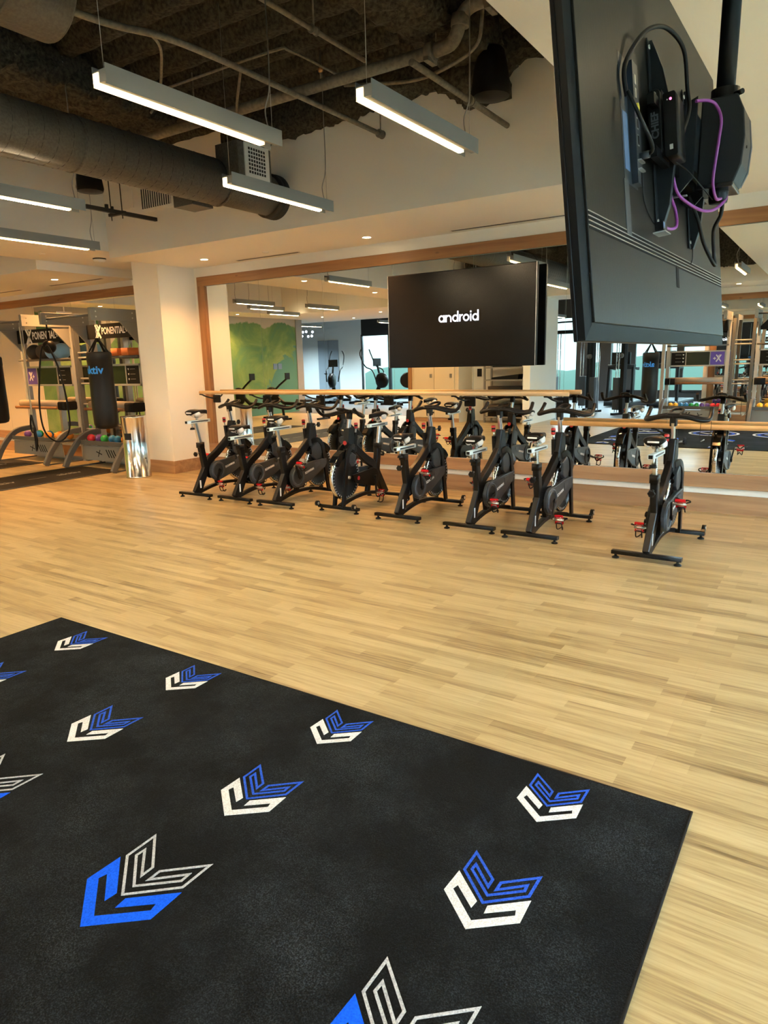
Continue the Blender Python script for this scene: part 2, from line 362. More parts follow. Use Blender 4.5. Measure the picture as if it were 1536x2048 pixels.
    def build(s, name, parent=None, loc=(0, 0, 0), rot=None, bevel=0.0, weld=False):
        me = bpy.data.meshes.new(name); me.from_pydata(s.v, [], s.f)
        for mname in s.mats: me.materials.append(MAT[mname])
        me.polygons.foreach_set('material_index', s.m); me.polygons.foreach_set('use_smooth', s.sm); me.update()
        import bmesh
        bm = bmesh.new(); bm.from_mesh(me)
        bmesh.ops.recalc_face_normals(bm, faces=bm.faces[:]); bm.to_mesh(me); bm.free()
        o = bpy.data.objects.new(name, me); C.objects.link(o)
        o.location = loc
        if rot is not None: o.rotation_euler = rot
        if parent is not None: o.parent = parent
        if bevel:
            bv = o.modifiers.new('bevel', 'BEVEL'); bv.width = bevel; bv.segments = 2; bv.limit_method = 'ANGLE'; bv.angle_limit = math.radians(40)
        return o
def crom(pts, k, closed=False):
    out = []; N = len(pts)
    R = N if closed else N-1
    for i in range(R):
        if closed: p0, p1, p2, p3 = pts[i-1], pts[i], pts[(i+1) % N], pts[(i+2) % N]
        else: p0, p1, p2, p3 = pts[max(i-1, 0)], pts[i], pts[i+1], pts[min(i+2, N-1)]
        for j in range(k):
            t = j/k; out.append(0.5*((2*p1)+(p2-p0)*t+(2*p0-5*p1+4*p2-p3)*t*t+(3*p1-p0-3*p2+p3)*t**3))
    if not closed: out.append(pts[-1])
    return out
def empty(name, loc=(0, 0, 0), rz=0.0, label=None, cat=None, group=None, parent=None):
    o = bpy.data.objects.new(name, None); C.objects.link(o); o.location = loc; o.rotation_euler = (0, 0, rz); o.empty_display_size = 0.1
    if label: o['label'] = label
    if cat: o['category'] = cat
    if group: o['group'] = group
    if parent: o.parent = parent
    return o
def tag(o, label, cat, group=None):
    o['label'] = label; o['category'] = cat
    if group: o['group'] = group
    return o
def struct(o, label=None):
    o['kind'] = 'structure'
    if label: o['label'] = label
    return o
def kids(o): return [c for c in bpy.data.objects if c.parent == o]
def dup(o, loc=None, rz=None, label=None, group=None, parent=None):
    allk = {}
    for c in bpy.data.objects:
        if c.parent: allk.setdefault(c.parent.name, []).append(c)
    def cp(a, par):
        b = a.copy(); C.objects.link(b)
        if par is not None: b.parent = par
        for ch in allk.get(a.name, []): cp(ch, b)
        return b
    r = cp(o, parent)
    if loc is not None: r.location = loc
    if rz is not None: r.rotation_euler = (0, 0, rz)
    if label: r['label'] = label
    if group: r['group'] = group
    return r
def text_verts(txt, size, bold=0.0, extr=0.002, shear=0.0, align='CENTER'):
    cu = bpy.data.curves.new('t', 'FONT'); cu.body = txt; cu.size = size; cu.offset = bold; cu.extrude = extr; cu.shear = shear
    cu.align_x = align; cu.align_y = 'CENTER'; cu.resolution_u = 3
    o = bpy.data.objects.new('t', cu); C.objects.link(o)
    dg = bpy.context.evaluated_depsgraph_get(); dg.update()
    me = o.evaluated_get(dg).to_mesh()
    vs = [v.co.copy() for v in me.vertices]; fs = [list(p.vertices) for p in me.polygons]
    o.evaluated_get(dg).to_mesh_clear(); bpy.data.objects.remove(o); bpy.data.curves.remove(cu)
    return vs, fs
def add_text(mb, txt, size, m, M, **k):
    sxs = k.pop('sx', 1.0)
    vs, fs = text_verts(txt, size, **k)
    mb.add([M @ V((p[0]*sxs, p[1], p[2])) for p in vs], fs, m)
def frame_m(o, u, v):   # matrix from local (x right, y up, z out) to world with origin o
    u = V(u).normalized(); v = V(v).normalized(); w = u.cross(v)
    return Matrix(((u[0], v[0], w[0], o[0]), (u[1], v[1], w[1], o[1]), (u[2], v[2], w[2], o[2]), (0, 0, 0, 1)))

# ================================================================== THE ROOM
def slab(name, a, b, m, label=None, **k):
    return struct(MB().bb(a, b, m).build(name, **k), label)
slab('floor', (-30, -2.3, -0.2), (5, 7.6, 0.0), 'floor_planks', 'wood plank floor of the studio')
slab('floor_gym', (-30, -10.2, -0.2), (0.5, -2.3, 0.004), 'gym_mat_floor', 'dark rubber floor of the gym area')
slab('wall_front', (-30, 7.16, 0), (4.8, 7.4, 4.3), 'wall_paint')
slab('wall_right', (4.6, 6.2, 0), (4.8, 7.4, 4.3), 'wall_paint')
w = MB().bb((4.6, -2.8, 0), (4.8, -2.0, 4.3), 'wall_paint').bb((4.6, -2.0, 0), (4.8, 6.2, 0.45), 'wall_paint').bb((4.6, -2.0, 2.7), (4.8, 6.2, 4.3), 'wall_paint')
struct(w.build('wall_right_window_side'))
slab('wall_left', (-30.2, -10.2, 0), (-30, 7.4, 4.3), 'wall_paint')
# column beside the mirror
slab('column', (-8.42, 6.52, 0), (-7.89, 7.16, 2.96), 'wall_paint', 'square plaster column left of the mirror')
# dropped ceilings (solid bulkheads round the open pits)
slab('ceiling_front', (-7.9, 5.8, 2.86), (4.6, 7.16, 4.3), 'wall_paint', 'plaster soffit above the mirror')
slab('ceiling_strip', (-9.15, -4.8, 2.94), (-7.9, 7.16, 4.3), 'wall_paint')
slab('ceiling_left', (-30, 5.57, 2.82), (-9.15, 7.16, 4.3), 'wall_paint')
slab('ceiling_right', (-1.3, -2.6, 2.86), (4.6, 5.8, 4.3), 'wall_paint')
slab('ceiling_back', (-7.9, -2.6, 2.86), (-1.3, -1.4, 4.3), 'wall_paint')
slab('ceiling_back_left', (-30, -4.8, 2.86), (-9.15, -1.0, 4.3), 'wall_paint')
slab('ceiling_deck_rest', (-30, -2.8, 4.2), (5, 7.4, 4.4), 'fireproofing')
slab('ceiling_deck_gym', (-30, -10.2, 4.2), (0.5, -2.8, 4.4), 'fireproofing')
slab('ceiling_gym', (-30, -10.2, 3.6), (0.5, -4.8, 3.75), 'fireproofing')
# baseboards
base = MB().bb((-7.89, 7.14, 0), (4.6, 7.17, 0.18), 'oak_base')
struct(base.build('baseboard_front'))
struct(MB().bb((-30, 7.14, 0), (-8.42, 7.17, 0.18), 'oak_base').build('baseboard_left'))
struct(MB().bb((-8.435, 6.505, 0), (-7.875, 6.52, 0.18), 'oak_base').bb((-7.89, 6.52, 0), (-7.875, 7.14, 0.18), 'oak_base').bb((-8.435, 6.52, 0), (-8.42, 7.14, 0.18), 'oak_base').build('baseboard_column'))

# rough sprayed deck over the open pit
def rough_sheet(name, x0, x1, y0, y1, zf, dx, dy, amp, m, axis='z', label=None, seed=1):
    rr = random.Random(seed); nx = int((x1-x0)/dx)+1; ny = int((y1-y0)/dy)+1
    vs = []; fs = []
    for i in range(nx):
        for j in range(ny):
            x = x0+(x1-x0)*i/(nx-1); y = y0+(y1-y0)*j/(ny-1)
            vs.append((x, y, zf(x, y)+rr.uniform(-amp, amp)))
    for i in range(nx-1):
        for j in range(ny-1):
            a = i*ny+j; fs.append([a, a+1, a+ny+1, a+ny])
    return MB().add(vs, fs, m, True).build(name)
def deck(x, y):
    t = (y % 0.34)/0.34
    w = 0 if t < .35 else (t-.35)/.15 if t < .5 else 1 if t < .85 else 1-(t-.85)/.15
    return 3.95+0.13*w
struct(rough_sheet('ceiling_deck', -7.9, -1.3, -1.4, 5.8, deck, 0.07, 0.03, 0.006, 'fireproofing'), 'dark fireproofed corrugated deck over the studio')
def rough_beam(name, x0, x1, y0, y1, z0, z1, axis, label, seed=3, amp=0.028, rise=0.0):
    rr = random.Random(seed)
    L = (y1-y0) if axis == 'y' else (x1-x0); n = int(L/0.05)
    hw = ((x1-x0) if axis == 'y' else (y1-y0))/2; cx_, cy_ = (x0+x1)/2, (y0+y1)/2; prof = []
    K = 28
    for k in range(K):
        a = 2*PI*k/K; c_, s_ = math.cos(a), math.sin(a); q = max(abs(c_), abs(s_)); q = q**0.85
        prof.append((hw*c_/q, (z1-z0)/2*s_/q))
    vs = []; fs = []
    for i in range(n+1):
        t = L*i/n
        for (u, w_) in prof:
            u2 = u+rr.uniform(-amp, amp); w2 = w_+rr.uniform(-amp, amp)
            vs.append((cx_+u2, y0+t, (z0+z1)/2+w2) if axis == 'y' else (x0+t, cy_+u2, (z0+z1)/2+w2+rise*t/L))
    for i in range(n):
        for k in range(K): fs.append([K*i+k, K*i+(k+1) % K, K*(i+1)+(k+1) % K, K*(i+1)+k])
    fs += [list(range(K)), [K*n+k for k in range(K)]]
    o = MB().add(vs, fs, 'fireproofing', True).build(name); tag(o, label, 'beam'); return o
b1 = rough_beam('steel_beam', -2.85, -2.42, -1.3, 5.74, 3.70, 4.02, 'y', 'fireproofed steel beam running away from the camera beside the hanging speaker')
b2 = rough_beam('steel_beam', -5.5, -1.5, 5.50, 5.78, 3.64, 4.03, 'x', 'fireproofed steel beam along the top of the upper wall', seed=9, rise=0.20)
b4 = rough_beam('steel_beam', -2.90, -2.48, 5.25, 5.77, 3.56, 3.76, 'y', 'rough fireproofed beam end on the upper wall beside the hanging speaker', seed=21)
b3 = rough_beam('steel_beam', -5.9, -5.45, -1.3, 4.9, 3.72, 4.02, 'y', 'fireproofed steel beam above the long round duct', seed=12)

b5 = rough_beam('steel_beam', -7.7, -1.35, -1.38, -1.05, 3.16, 4.0, 'x', 'deep fireproofed beam at the back of the open ceiling, seen in the mirror', seed=31)
# ------------------------------------------------------------------ wall mirrors
def wall_mirror(label, x0, x1, y, sgn, seams, left=True, right=True):
    # sgn +1: reflecting face looks towards -y
    r = empty('wall_mirror', ((x0+x1)/2, y, 0), 0, label, 'mirror'); cx_ = (x0+x1)/2
    d = -sgn
    def bar(a, b, m, n): MB().bb((a[0]-cx_, a[1], a[2]), (b[0]-cx_, b[1], b[2]), m).build(n, r, bevel=0.003)
    bar((x0, 0, 2.606), (x1, d*0.035, 2.73), 'oak', 'frame_top')
    bar((x0, 0, 0.243), (x1, d*0.035, 0.38), 'oak_base', 'frame_bottom')
    if left: bar((x0, 0, 0.38), (x0+0.137, d*0.035, 2.606), 'oak_upright', 'frame_side')
    if right: bar((x1-0.137, 0, 0.38), (x1, d*0.035, 2.606), 'oak_upright', 'frame_side')
    a0 = x0+(0.137 if left else 0); a1 = x1-(0.137 if right else 0)
    xs = [a0]+[s for s in seams if a0 < s < a1]+[a1]
    for i in range(len(xs)-1):
        MB().bb((xs[i]+0.0015-cx_, 0, 0.385), (xs[i+1]-0.0015-cx_, d*0.006, 2.60), 'mirror').build('mirror_panel', r)
    MB().bb((a0-cx_, 0.0, 0.38), (a1-cx_, d*0.0015, 2.606), 'mirror_edge').build('backing', r)
    return r
SE = [-6.653, -5.578, -4.53, -3.48, -2.436, -1.39, -0.34, 0.71, 1.76, 2.81]
wall_mirror('long wall mirror in an oak frame behind the row of indoor bikes', -7.807, 3.9, 7.158, 1, SE)
wall_mirror('oak framed wall mirror behind the two training racks at the left edge', -14.6, -8.44, 7.158, 1, [-13.2, -12.05, -10.9, -9.75], True, False)
# back mirror wall (only seen by reflection)
slab('wall_back', (-2.6, -2.8, 0), (0.3, -2.6, 2.9), 'wall_paint')
slab('wall_back_header', (0.3, -2.8, 2.7), (4.8, -2.6, 4.3), 'wall_paint')
slab('wall_back_sill', (0.3, -2.8, 0), (4.8, -2.6, 0.4), 'wall_paint')
slab('wall_gym_side', (0.3, -10.2, 0), (0.5, -2.8, 4.3), 'cyan_paint_wall')
wall_mirror('oak framed wall mirror on the wall behind the camera', -2.5, 0.2, -2.598, -1, [-1.6, -.7], True, True)
struct(MB().bb((-2.6, -2.6, 0), (4.6, -2.585, 0.18), 'oak_base').build('baseboard_back'))

# ------------------------------------------------------------------ behind the camera: closet block, mural, far wall
slab('wall_closet', (-9.15, -2.6, 0), (-7.75, -0.82, 2.94), 'beige_laminate')
slab('wall_recess', (-7.75, -2.6, 0), (-5.95, -1.55, 2.94), 'wall_paint')
slab('wall_pier', (-6.12, -1.55, 0), (-5.95, -0.85, 2.94), 'wall_paint')
struct(MB().bb((-9.16, -0.82, 0), (-9.06, -0.79, 2.6), 'oak_upright').bb((-9.16, -0.82, 0), (-7.74, -0.81, 0.10), 'oak_base').build('trim_1'))
for i, (a, b) in enumerate(((-8.98, -8.42), (-8.41, -7.86))):
    d = struct(MB().bb((a, -0.82, 0.11), (b, -0.795, 2.3), 'beige_laminate').build('door_%d' % (i+1), bevel=0.004))
    MB().rbox(((-8.50 if i == 0 else -7.95), -0.787, 1.13), (0.06, 0.016, 0.09), 0.01, 'dull_steel', 1).build('door_handle', d)
tag(MB().bb((-7.60, -1.549, 1.08), (-7.48, -1.535, 1.27), 'black_gloss').build('wall_panel'), 'small black control panel on the white wall beside the beige closet doors', 'control panel')
m_ = MB().bb((-8.55, -0.12, 0), (0, 0, 2.86), 'mural_paint').build('wall_mural', loc=(-14.6, -2.95, 0), rot=(0, 0, -PI/2)); struct(m_, 'green watercolour mural wall')
slab('wall_mural_back', (-14.95, -2.95, 0), (-14.72, 7.16, 4.3), 'wall_paint')
slab('wall_mural_end', (-14.95, -3.25, 0), (-14.58, -2.95, 4.3), 'rig_grey')
slab('wall_tan', (-14.72, 5.6, 0), (-14.6, 7.16, 2.86), 'beige_laminate')
slab('ceiling_mural', (-14.72, -1.0, 2.86), (-13.4, 5.57, 4.3), 'wall_paint')
tag(MB().bb((-0.006, -0.19, 0), (0.006, -0.02, 0.17), 'blue_tag').build('wall_sign', loc=(-14.592, -2.02, 1.35)), 'small blue plate on the green mural wall, right one of a pair', 'sign', 'blue plates on the mural')
tag(MB().bb((-0.006, 0.02, 0), (0.006, 0.19, 0.17), 'blue_tag').build('wall_sign', loc=(-14.592, -2.02, 1.35)), 'small blue plate on the green mural wall, left one of a pair', 'sign', 'blue plates on the mural')
ex = empty('exit_sign', (-13.95, 5.32, 2.80), 0, 'red lit exit sign reflected above the left training rack', 'exit sign')
MB().rbox((0, 0, -0.22), (0.03, 0.34, 0.24), 0.008, 'white_plastic', 0).build('housing', ex)
MB().bb((0.0155, -0.15, -0.33), (0.0175, 0.15, -0.20), 'exit_red').build('lit_face', ex)
MB().cyl((0, 0, -0.11), (0, 0, 0), 0.012, 'white_plastic', n=8).build('stem', ex)
# far window wall y=-10
slab('wall_far_left', (-30, -10.2, 0), (-17.0, -10.0, 3.6), 'cyan_paint_wall')
fw = MB().bb((-17.0, -10.2, 0), (0.3, -10.0, 0.30), 'mullion').bb((-17.0, -10.2, 2.62), (-12, -10.0, 3.6), 'mullion').bb((-12, -10.2, 2.88), (0.3, -10.0, 3.6), 'mullion')
struct(fw.build('wall_far'))
wx = [-17.0, -15.6, -14.0, -12.4, -10.8, -9.2, -7.6, -6.0, -4.4, -2.8, -1.2, 0.3]
for i in range(len(wx)-1):
    a, b = wx[i], wx[i+1]; zt = 2.62 if b <= -12 else 2.88
    f = MB(); mw = 0.16 if i in (6, 7) else 0.06
    f.bb((a, -10.06, 0.30), (a+mw, -9.96, zt), 'mullion').bb((b-mw, -10.06, 0.30), (b, -9.96, zt), 'mullion').bb((a, -10.06, 0.30), (b, -9.96, 0.36), 'mullion').bb((a, -10.06, zt-0.06), (b, -9.96, zt), 'mullion')
    wob = struct(f.build('window_%d' % (i+1)))
    MB().bb((a+mw, -10.015, 0.36), (b-mw, -10.005, zt-0.06), 'window_glass').build('pane', wob)
wy = [-2.0, 0.05, 2.1, 4.15, 6.2]
for i in range(4):
    a, b = wy[i], wy[i+1]; f = MB()
    f.bb((4.58, a, 0.45), (4.68, a+0.06, 2.7), 'mullion').bb((4.58, b-0.06, 0.45), (4.68, b, 2.7), 'mullion').bb((4.58, a, 0.45), (4.68, b, 0.51), 'mullion').bb((4.58, a, 2.64), (4.68, b, 2.7), 'mullion')
    wob = struct(f.build('window_%d' % (i+20)))
    MB().bb((4.625, a+0.06, 0.51), (4.635, b-0.06, 2.64), 'window_glass').build('pane', wob)
wbx = [0.3, 1.75, 3.2, 4.6]
for i in range(3):
    a, b = wbx[i], wbx[i+1]; f = MB()
    f.bb((a, -2.74, 0.4), (a+0.06, -2.64, 2.7), 'mullion').bb((b-0.06, -2.74, 0.4), (b, -2.64, 2.7), 'mullion').bb((a, -2.74, 0.4), (b, -2.64, 0.46), 'mullion').bb((a, -2.74, 2.64), (b, -2.64, 2.7), 'mullion')
    wob = struct(f.build('window_%d' % (i+30)))
    MB().bb((a+0.06, -2.695, 0.46), (b-0.06, -2.685, 2.64), 'window_glass').build('pane', wob)
for i, (a, b) in enumerate(((-19.3, -18.75), (-18.73, -18.2))):
    d = struct(MB().bb((a, -10.0, 0), (b, -9.96, 2.45), 'door_blue').build('door_%d' % (i+3), bevel=0.004))
    MB().cyl(((b-0.08) if i == 0 else (a+0.08), -9.93, 1.05), ((b-0.22) if i == 0 else (a+0.22), -9.93, 1.05), 0.014, 'black_satin').build('door_handle', d)
slab('wall_pier_2', (-7.78, -10.0, 0), (-7.32, -9.75, 3.6), 'mullion')
slab('wall_pier_3', (-7.0, -10.0, 0), (-6.6, -9.75, 3.6), 'mullion')
# distant hills and town outside
hl = MB()
for i in range(26):
    x = -60+i*4.4; h = 2.4+1.8*math.sin(i*0.9)+1.2*math.sin(i*2.3)
    hl.sph((x, -80, -9), 14+h, 'hill_green', 14, (1, .5, .55))
tag(hl.build('distant_hills'), 'pale green hills far outside the windows', 'hills'); bpy.context.scene.objects['distant_hills']['kind'] = 'stuff'
struct(MB().bb((-200, -260, -14.2), (200, -11, -14), 'city_pale').build('ground_outside'))

# ------------------------------------------------------------------ ceiling fittings
def pendant(loc, label, group, glow=True, cord=True, wire0=True, top=3.98):
    r = empty('linear_pendant_light', loc, 0, label, 'pendant light', group); L = 0.61
    MB().bb((-0.050, -L, 0.0), (-0.045, L, 0.088), 'fixture_grey').bb((0.045, -L, 0.0), (0.050, L, 0.088), 'fixture_grey').bb((-0.045, -L, 0.060), (0.045, L, 0.066), 'fixture_grey').bb((0.0, -L, 0.012), (0.045, L, 0.06), 'fixture_grey').build('housing', r)
    MB().bb((-0.044, -L-0.002, -0.002), (-0.004, L-0.10, 0.057), 'lamp_glow').build('diffuser', r)
    MB().bb((-0.034, -L-0.0032, -0.0032), (-0.016, L-0.11, -0.0022), 'lamp_core').bb((-0.038, -L-0.0032, 0.008), (-0.012, -L-0.0022, 0.050), 'lamp_core').build('tube', r)
    MB().cyl((0, -L+0.03, 0.066), (0, -L+0.03, top-loc[2]), 0.0016, 'dull_steel', n=6).build('suspension_wire', r)
    MB().cyl((0, L-0.03, 0.066), (0, L-0.03, top-loc[2]), 0.0016, 'dull_steel', n=6).build('suspension_wire', r)
    if cord:
        MB().tube([(0.0, L-0.05, 0.066), (-0.03, L-0.05, 0.20), (0.006, L-0.04, 0.34), (0.0, L-0.03, 0.7), (0.004, L-0.035, 1.0), (0, L-0.03, top-loc[2])], 0.004, 'dull_steel', 6, 5).build('power_cord', r)
    return r
G = 'linear pendant lights over the studio floor'
P1 = pendant((-3.03, 2.88, 2.79), 'long grey linear pendant light nearest the camera, left of the middle', G)
def pend(loc, lab, g=G): return dup(P1, loc, None, lab, g)
pend((-2.15, 3.77, 2.79), 'linear pendant light hanging left of the black hanging speaker')
pend((-3.91, 4.55, 2.79), 'linear pendant light in front of the capped end of the round duct')
pend((-5.47, 3.19, 2.79), 'linear pendant light cut by the left photo edge, upper of two')
pend((-7.10, 4.46, 2.79), 'linear pendant light cut by the left photo edge, lower of two')
pend((-1.52, 1.32, 2.79), 'linear pendant light seen by reflection right of the hanging television')
pend((-4.62, 1.30, 2.79), 'linear pendant light reflected right of the wall television, lower one')
pend((-6.2, 0.9, 2.79), 'linear pendant light over the middle of the room, seen by reflection only')
G2 = 'linear pendant lights over the left half of the room'
for p, l in (((-10.94, 2.70, 2.79), 'reflected pendant light in the top left mirror corner, topmost of three'), ((-11.77, 1.42, 2.79), 'reflected pendant light in the left mirror part, middle of three'),
             ((-12.7, -0.27, 2.79), 'reflected pendant light in the left mirror part, lowest of three'), ((-10.72, 0.57, 2.79), 'reflected pendant light right of the three in the left mirror part')):
    pend(p, l, G2)
G3 = 'linear pendant lights over the far gym area'
for p, l in (((-16.1, -5.6, 2.79), 'far pendant light reflected beside the right edge of the green mural'), ((-13.2, -6.2, 2.79), 'far pendant light reflected above the right blue-grey door'), ((-10.6, -5.8, 2.79), 'far pendant light reflected just left of the wall television'),
             ((-8.0, -8.5, 2.79), 'far pendant light reflected right of the wall television edge'), ((-2.1, -8.2, 2.79), 'far pendant light behind the back mirror wall, right one'), ((-3.4, -6.3, 2.79), 'far pendant light behind the back mirror wall, left one'), ((-5.6, -6.6, 2.79), 'far pendant light above the reflected cable machines')):
    q = dup(P1, p, None, l, G3)

def downlight(x, y, z, label, power=110.0, col=(1.0, 0.46, 0.14)):
    r = empty('downlight', (x, y, z), 0, label, 'downlight', 'round recessed ceiling downlights')
    MB().lathe([(0.045, -0.002), (0.062, -0.006), (0.066, 0.0)], (0, 0, 0), 'white_plastic', 24).build('trim_ring', r)
    MB().lathe([(0.0001, -0.0015), (0.046, -0.0015)], (0, 0, 0), 'down_glow', 24).build('lens', r)
    d = bpy.data.lights.new('lamp', 'SPOT'); d.energy = power; d.color = col; d.spot_size = math.radians(125); d.spot_blend = 0.9; d.shadow_soft_size = 0.05
    o = bpy.data.objects.new('lamp', d); C.objects.link(o); o.parent = r; o.location = (0, 0, -0.02)
    return r
downlight(-4.60, 6.74, 2.86, 'round downlight in the soffit above the middle of the mirror')
downlight(-7.12, 6.66, 2.86, 'round downlight in the soffit at the left end of the mirror', 60)
downlight(-1.2, 6.74, 2.86, 'round downlight in the soffit hidden behind the hanging television', 45)
downlight(1.4, 6.74, 2.86, 'round downlight in the soffit right of the photo', 35)
downlight(-10.0, 6.35, 2.82, 'round downlight in the left soffit above the training racks', 130)
downlight(-12.6, 6.35, 2.82, 'round downlight in the left soffit outside the photo', 220)
downlight(0.18, 3.3, 2.86, 'glowing downlight beside the black ceiling pole', 25)
downlight(0.6, 0.6, 2.86, 'round downlight in the right ceiling behind the camera', 25)
downlight(-8.2, 4.3, 2.94, 'reflected downlight at the upper left part of the mirror')
downlight(-8.5, 1.6, 2.94, 'reflected downlight left of the wall television', 110)
downlight(-14.0, 0.15, 2.86, 'reflected downlight above the green mural, right one', 150)
downlight(-14.0, 2.3, 2.86, 'added fill downlight above the green mural, middle one', 150)  # extra lamp, added to brighten the mural
downlight(-14.0, 4.4, 2.86, 'added fill downlight above the green mural, left one', 150)  # likewise added for a brighter mural
downlight(-13.3, -2.7, 2.86, 'reflected downlight left of the blue-grey doors', 150)
for k, (x, y, lb) in enumerate(((-19.5, -7.6, 'added cool fill lamp in front of the pale blue wall of the far gym'), (-16.0, -7.6, 'added cool fill lamp above the reflected cross trainers'), (-11.5, -7.8, 'added cool fill lamp of the far gym left of the closet'), (-6.0, -7.0, 'added cool fill lamp above the reflected cable machines'), (-2.5, -5.0, 'added cool fill lamp of the far gym behind the back mirror'))): downlight(x, y, 3.55, lb, 750, (0.72, 0.90, 1.0))  # fill lamps added to brighten the far gym, not known fittings
for k, (x, y, lb) in enumerate(((-11.0, -2.4, 'added warm fill lamp behind the reflected pendant lights, nearest the closet'), (-13.0, -3.9, 'added warm fill lamp behind the right end of the mural'), (-10.2, -3.9, 'added warm fill lamp in the passage behind the closet'))): downlight(x, y, 2.86, lb, 260)  # added lamps: warm floor bounce for the back-left ceiling
downlight(-8.5, -0.3, 2.94, 'added fill lamp in front of the beige closet doors', 60)  # lamp added to lift the dark area by the closet
downlight(-1.93, -1.8, 2.86, 'reflected downlight above the back mirror')
for (x, y, z, l) in ((-8.47, 6.06, 2.94, 'white round smoke detector with a dark base ring on the left ceiling'),):
    r = empty('smoke_detector', (x, y, z), 0, l, 'smoke detector')
    MB().lathe([(0.0001, -0.05), (0.05, -0.05), (0.075, -0.035), (0.08, -0.012), (0.08, -0.012)], (0, 0, 0), 'white_plastic', 28).build('body', r)
    MB().lathe([(0.08, -0.012), (0.085, -0.010), (0.085, 0.0)], (0, 0, 0), 'black_satin', 28).build('base_ring', r)
for (x, y, z, l) in ((-6.12, 6.74, 2.86, 'small white ceiling sensor between two downlights'), (-8.62, 5.34, 2.94, 'small white ceiling sensor above the left pendant light')):
    tag(MB().lathe([(0.0001, -0.012), (0.035, -0.012), (0.045, 0.0)], (0, 0, 0), 'white_plastic', 24).build('ceiling_sensor', loc=(x, y, z)), l, 'sensor')
def slot(x0, x1, y, z, l):
    r = empty('slot_diffuser', ((x0+x1)/2, y, z), 0, l, 'air diffuser'); h = (x1-x0)/2
    MB().bb((-h, -0.035, -0.003), (h, 0.035, 0.0), 'ceiling_paint').build('flange', r)
    MB().bb((-h+0.02, -0.022, -0.0045), (h-0.02, -0.006, -0.003), 'seam_dark').bb((-h+0.02, 0.006, -0.0045), (h-0.02, 0.022, -0.003), 'seam_dark').build('slot_opening', r)
slot(-6.9, -5.8, 7.02, 2.86, 'linear slot diffuser in the soffit above the left end of the mirror')
slot(-3.7, -1.9, 7.02, 2.86, 'linear slot diffuser in the soffit left of the hanging television')
slot(-10.8, -9.4, 6.75, 2.82, 'linear slot diffuser above the left training racks')
slot(-12.7, -11.6, 6.75, 2.82, 'linear slot diffuser at the left photo edge')

# round duct
r = empty('spiral_duct', (-5.09, 5.8, 3.18), 0, 'large grey round spiral duct running along the left of the open ceiling', 'duct')
MB().cyl((0, -6.75, 0), (0, -0.78, 0), 0.200, 'duct_grey', n=40).build('duct_pipe', r)
MB().cyl((0, -0.86, 0), (0, 0.0, 0), 0.188, 'duct_grey', n=40).build('duct_end_piece', r)
hx = []
for i in range(0, 20*52): a = 2*PI*i/20; hx.append((0.2005*math.cos(a), -6.75+i*(5.95/1040), 0.2005*math.sin(a)))
MB().tube(hx, 0.0018, 'seam_dark', 4).build('spiral_seam', r)
for yy, rr_ in ((-2.3, 0.2015), (-0.80, 0.206), (-4.2, 0.2015)): MB().lathe([(rr_-.004, -0.012), (rr_+.004, -0.008), (rr_+.004, 0.008), (rr_-.004, 0.012)], (0, yy, 0), 'duct_grey', 40, 1).build('joint_band', r)
MB().lathe([(0.190, -0.13), (0.212, -0.12), (0.212, -0.075), (0.200, -0.07), (0.200, -0.05), (0.215, -0.045), (0.215, 0.0)], (0, 0, 0), 'seam_dark', 40, 1).build('end_collar', r)
t = MB().bb((0.06, -0.86, -0.02), (0.34, -0.42, 0.30), 'duct_grey').build('takeoff_box', r, bevel=0.004)
gr = MB().bb((0.34, -0.78, 0.0), (0.352, -0.46, 0.30), 'white_plastic'); g2 = MB()
for i in range(7):
    for j in range(7): g2.bb((0.3525, -0.735+i*0.033, 0.045+j*0.033), (0.354, -0.735+i*0.033+0.022, 0.045+j*0.033+0.022), 'seam_dark')
g = gr.build('supply_grille', r); g2.build('grille_opening', g)
MB().bb((-0.40, -1.0, -0.20), (-0.14, -0.74, -0.08), 'duct_grey').build('branch_box', r, bevel=0.004)
# short upper duct with a closed end
r = empty('capped_duct', (-4.0, 2.72, 3.60), 0, 'short grey round duct with closed end in the top left corner of the photo', 'duct')
MB().cyl((0, -3.65, 0), (0, 0, 0), 0.25, 'duct_grey', n=36).build('duct_pipe', r)
for yy in (-0.35, -0.8, -1.3): MB().lathe([(0.25, -0.01), (0.256, -0.006), (0.256, 0.006), (0.25, 0.01)], (0, yy, 0), 'duct_grey', 36, 1).build('joint_band', r)
MB().cyl((0, 0, 0), (0, 0.012, 0), 0.245, 'duct_grey', n=36).build('end_cap', r)

# pipes and conduits
def pipe(name, path, rad, label, cat='pipe', k=0, clamps=()):
    r = empty(name, path[0], 0, label, cat); o = V(path[0])
    MB().tube([V(p)-o for p in path], rad, 'pipe_grey', 14, k).build('pipe_run', r)
    for (p, q) in clamps:
        d = (V(q)-V(p)).normalized(); a = V(p)-o
        c = MB().cyl(a-d*0.035, a+d*0.035, rad*1.45, 'pipe_grey', n=14).cyl(a-d*0.03, a-d*0.02, rad*1.75, 'pipe_grey', n=14).cyl(a+d*0.02, a+d*0.03, rad*1.75, 'pipe_grey', n=14)
        c.build('coupling', r)
        MB().cyl(a+V((0, 0, rad)), a+V((0, 0, 3.98-p[2])), 0.006, 'pipe_grey', n=6).build('hanger_rod', r)
    return r
r = empty('sprinkler_main_pipe', (-6.2, 4.7, 3.6), 0, 'thick grey sprinkler pipe crossing the open ceiling with an elbow', 'pipe')
MB().tube([(0, 0, 0), (3.62, 0, 0)], 0.042, 'pipe_grey', 18).build('pipe_run', r)
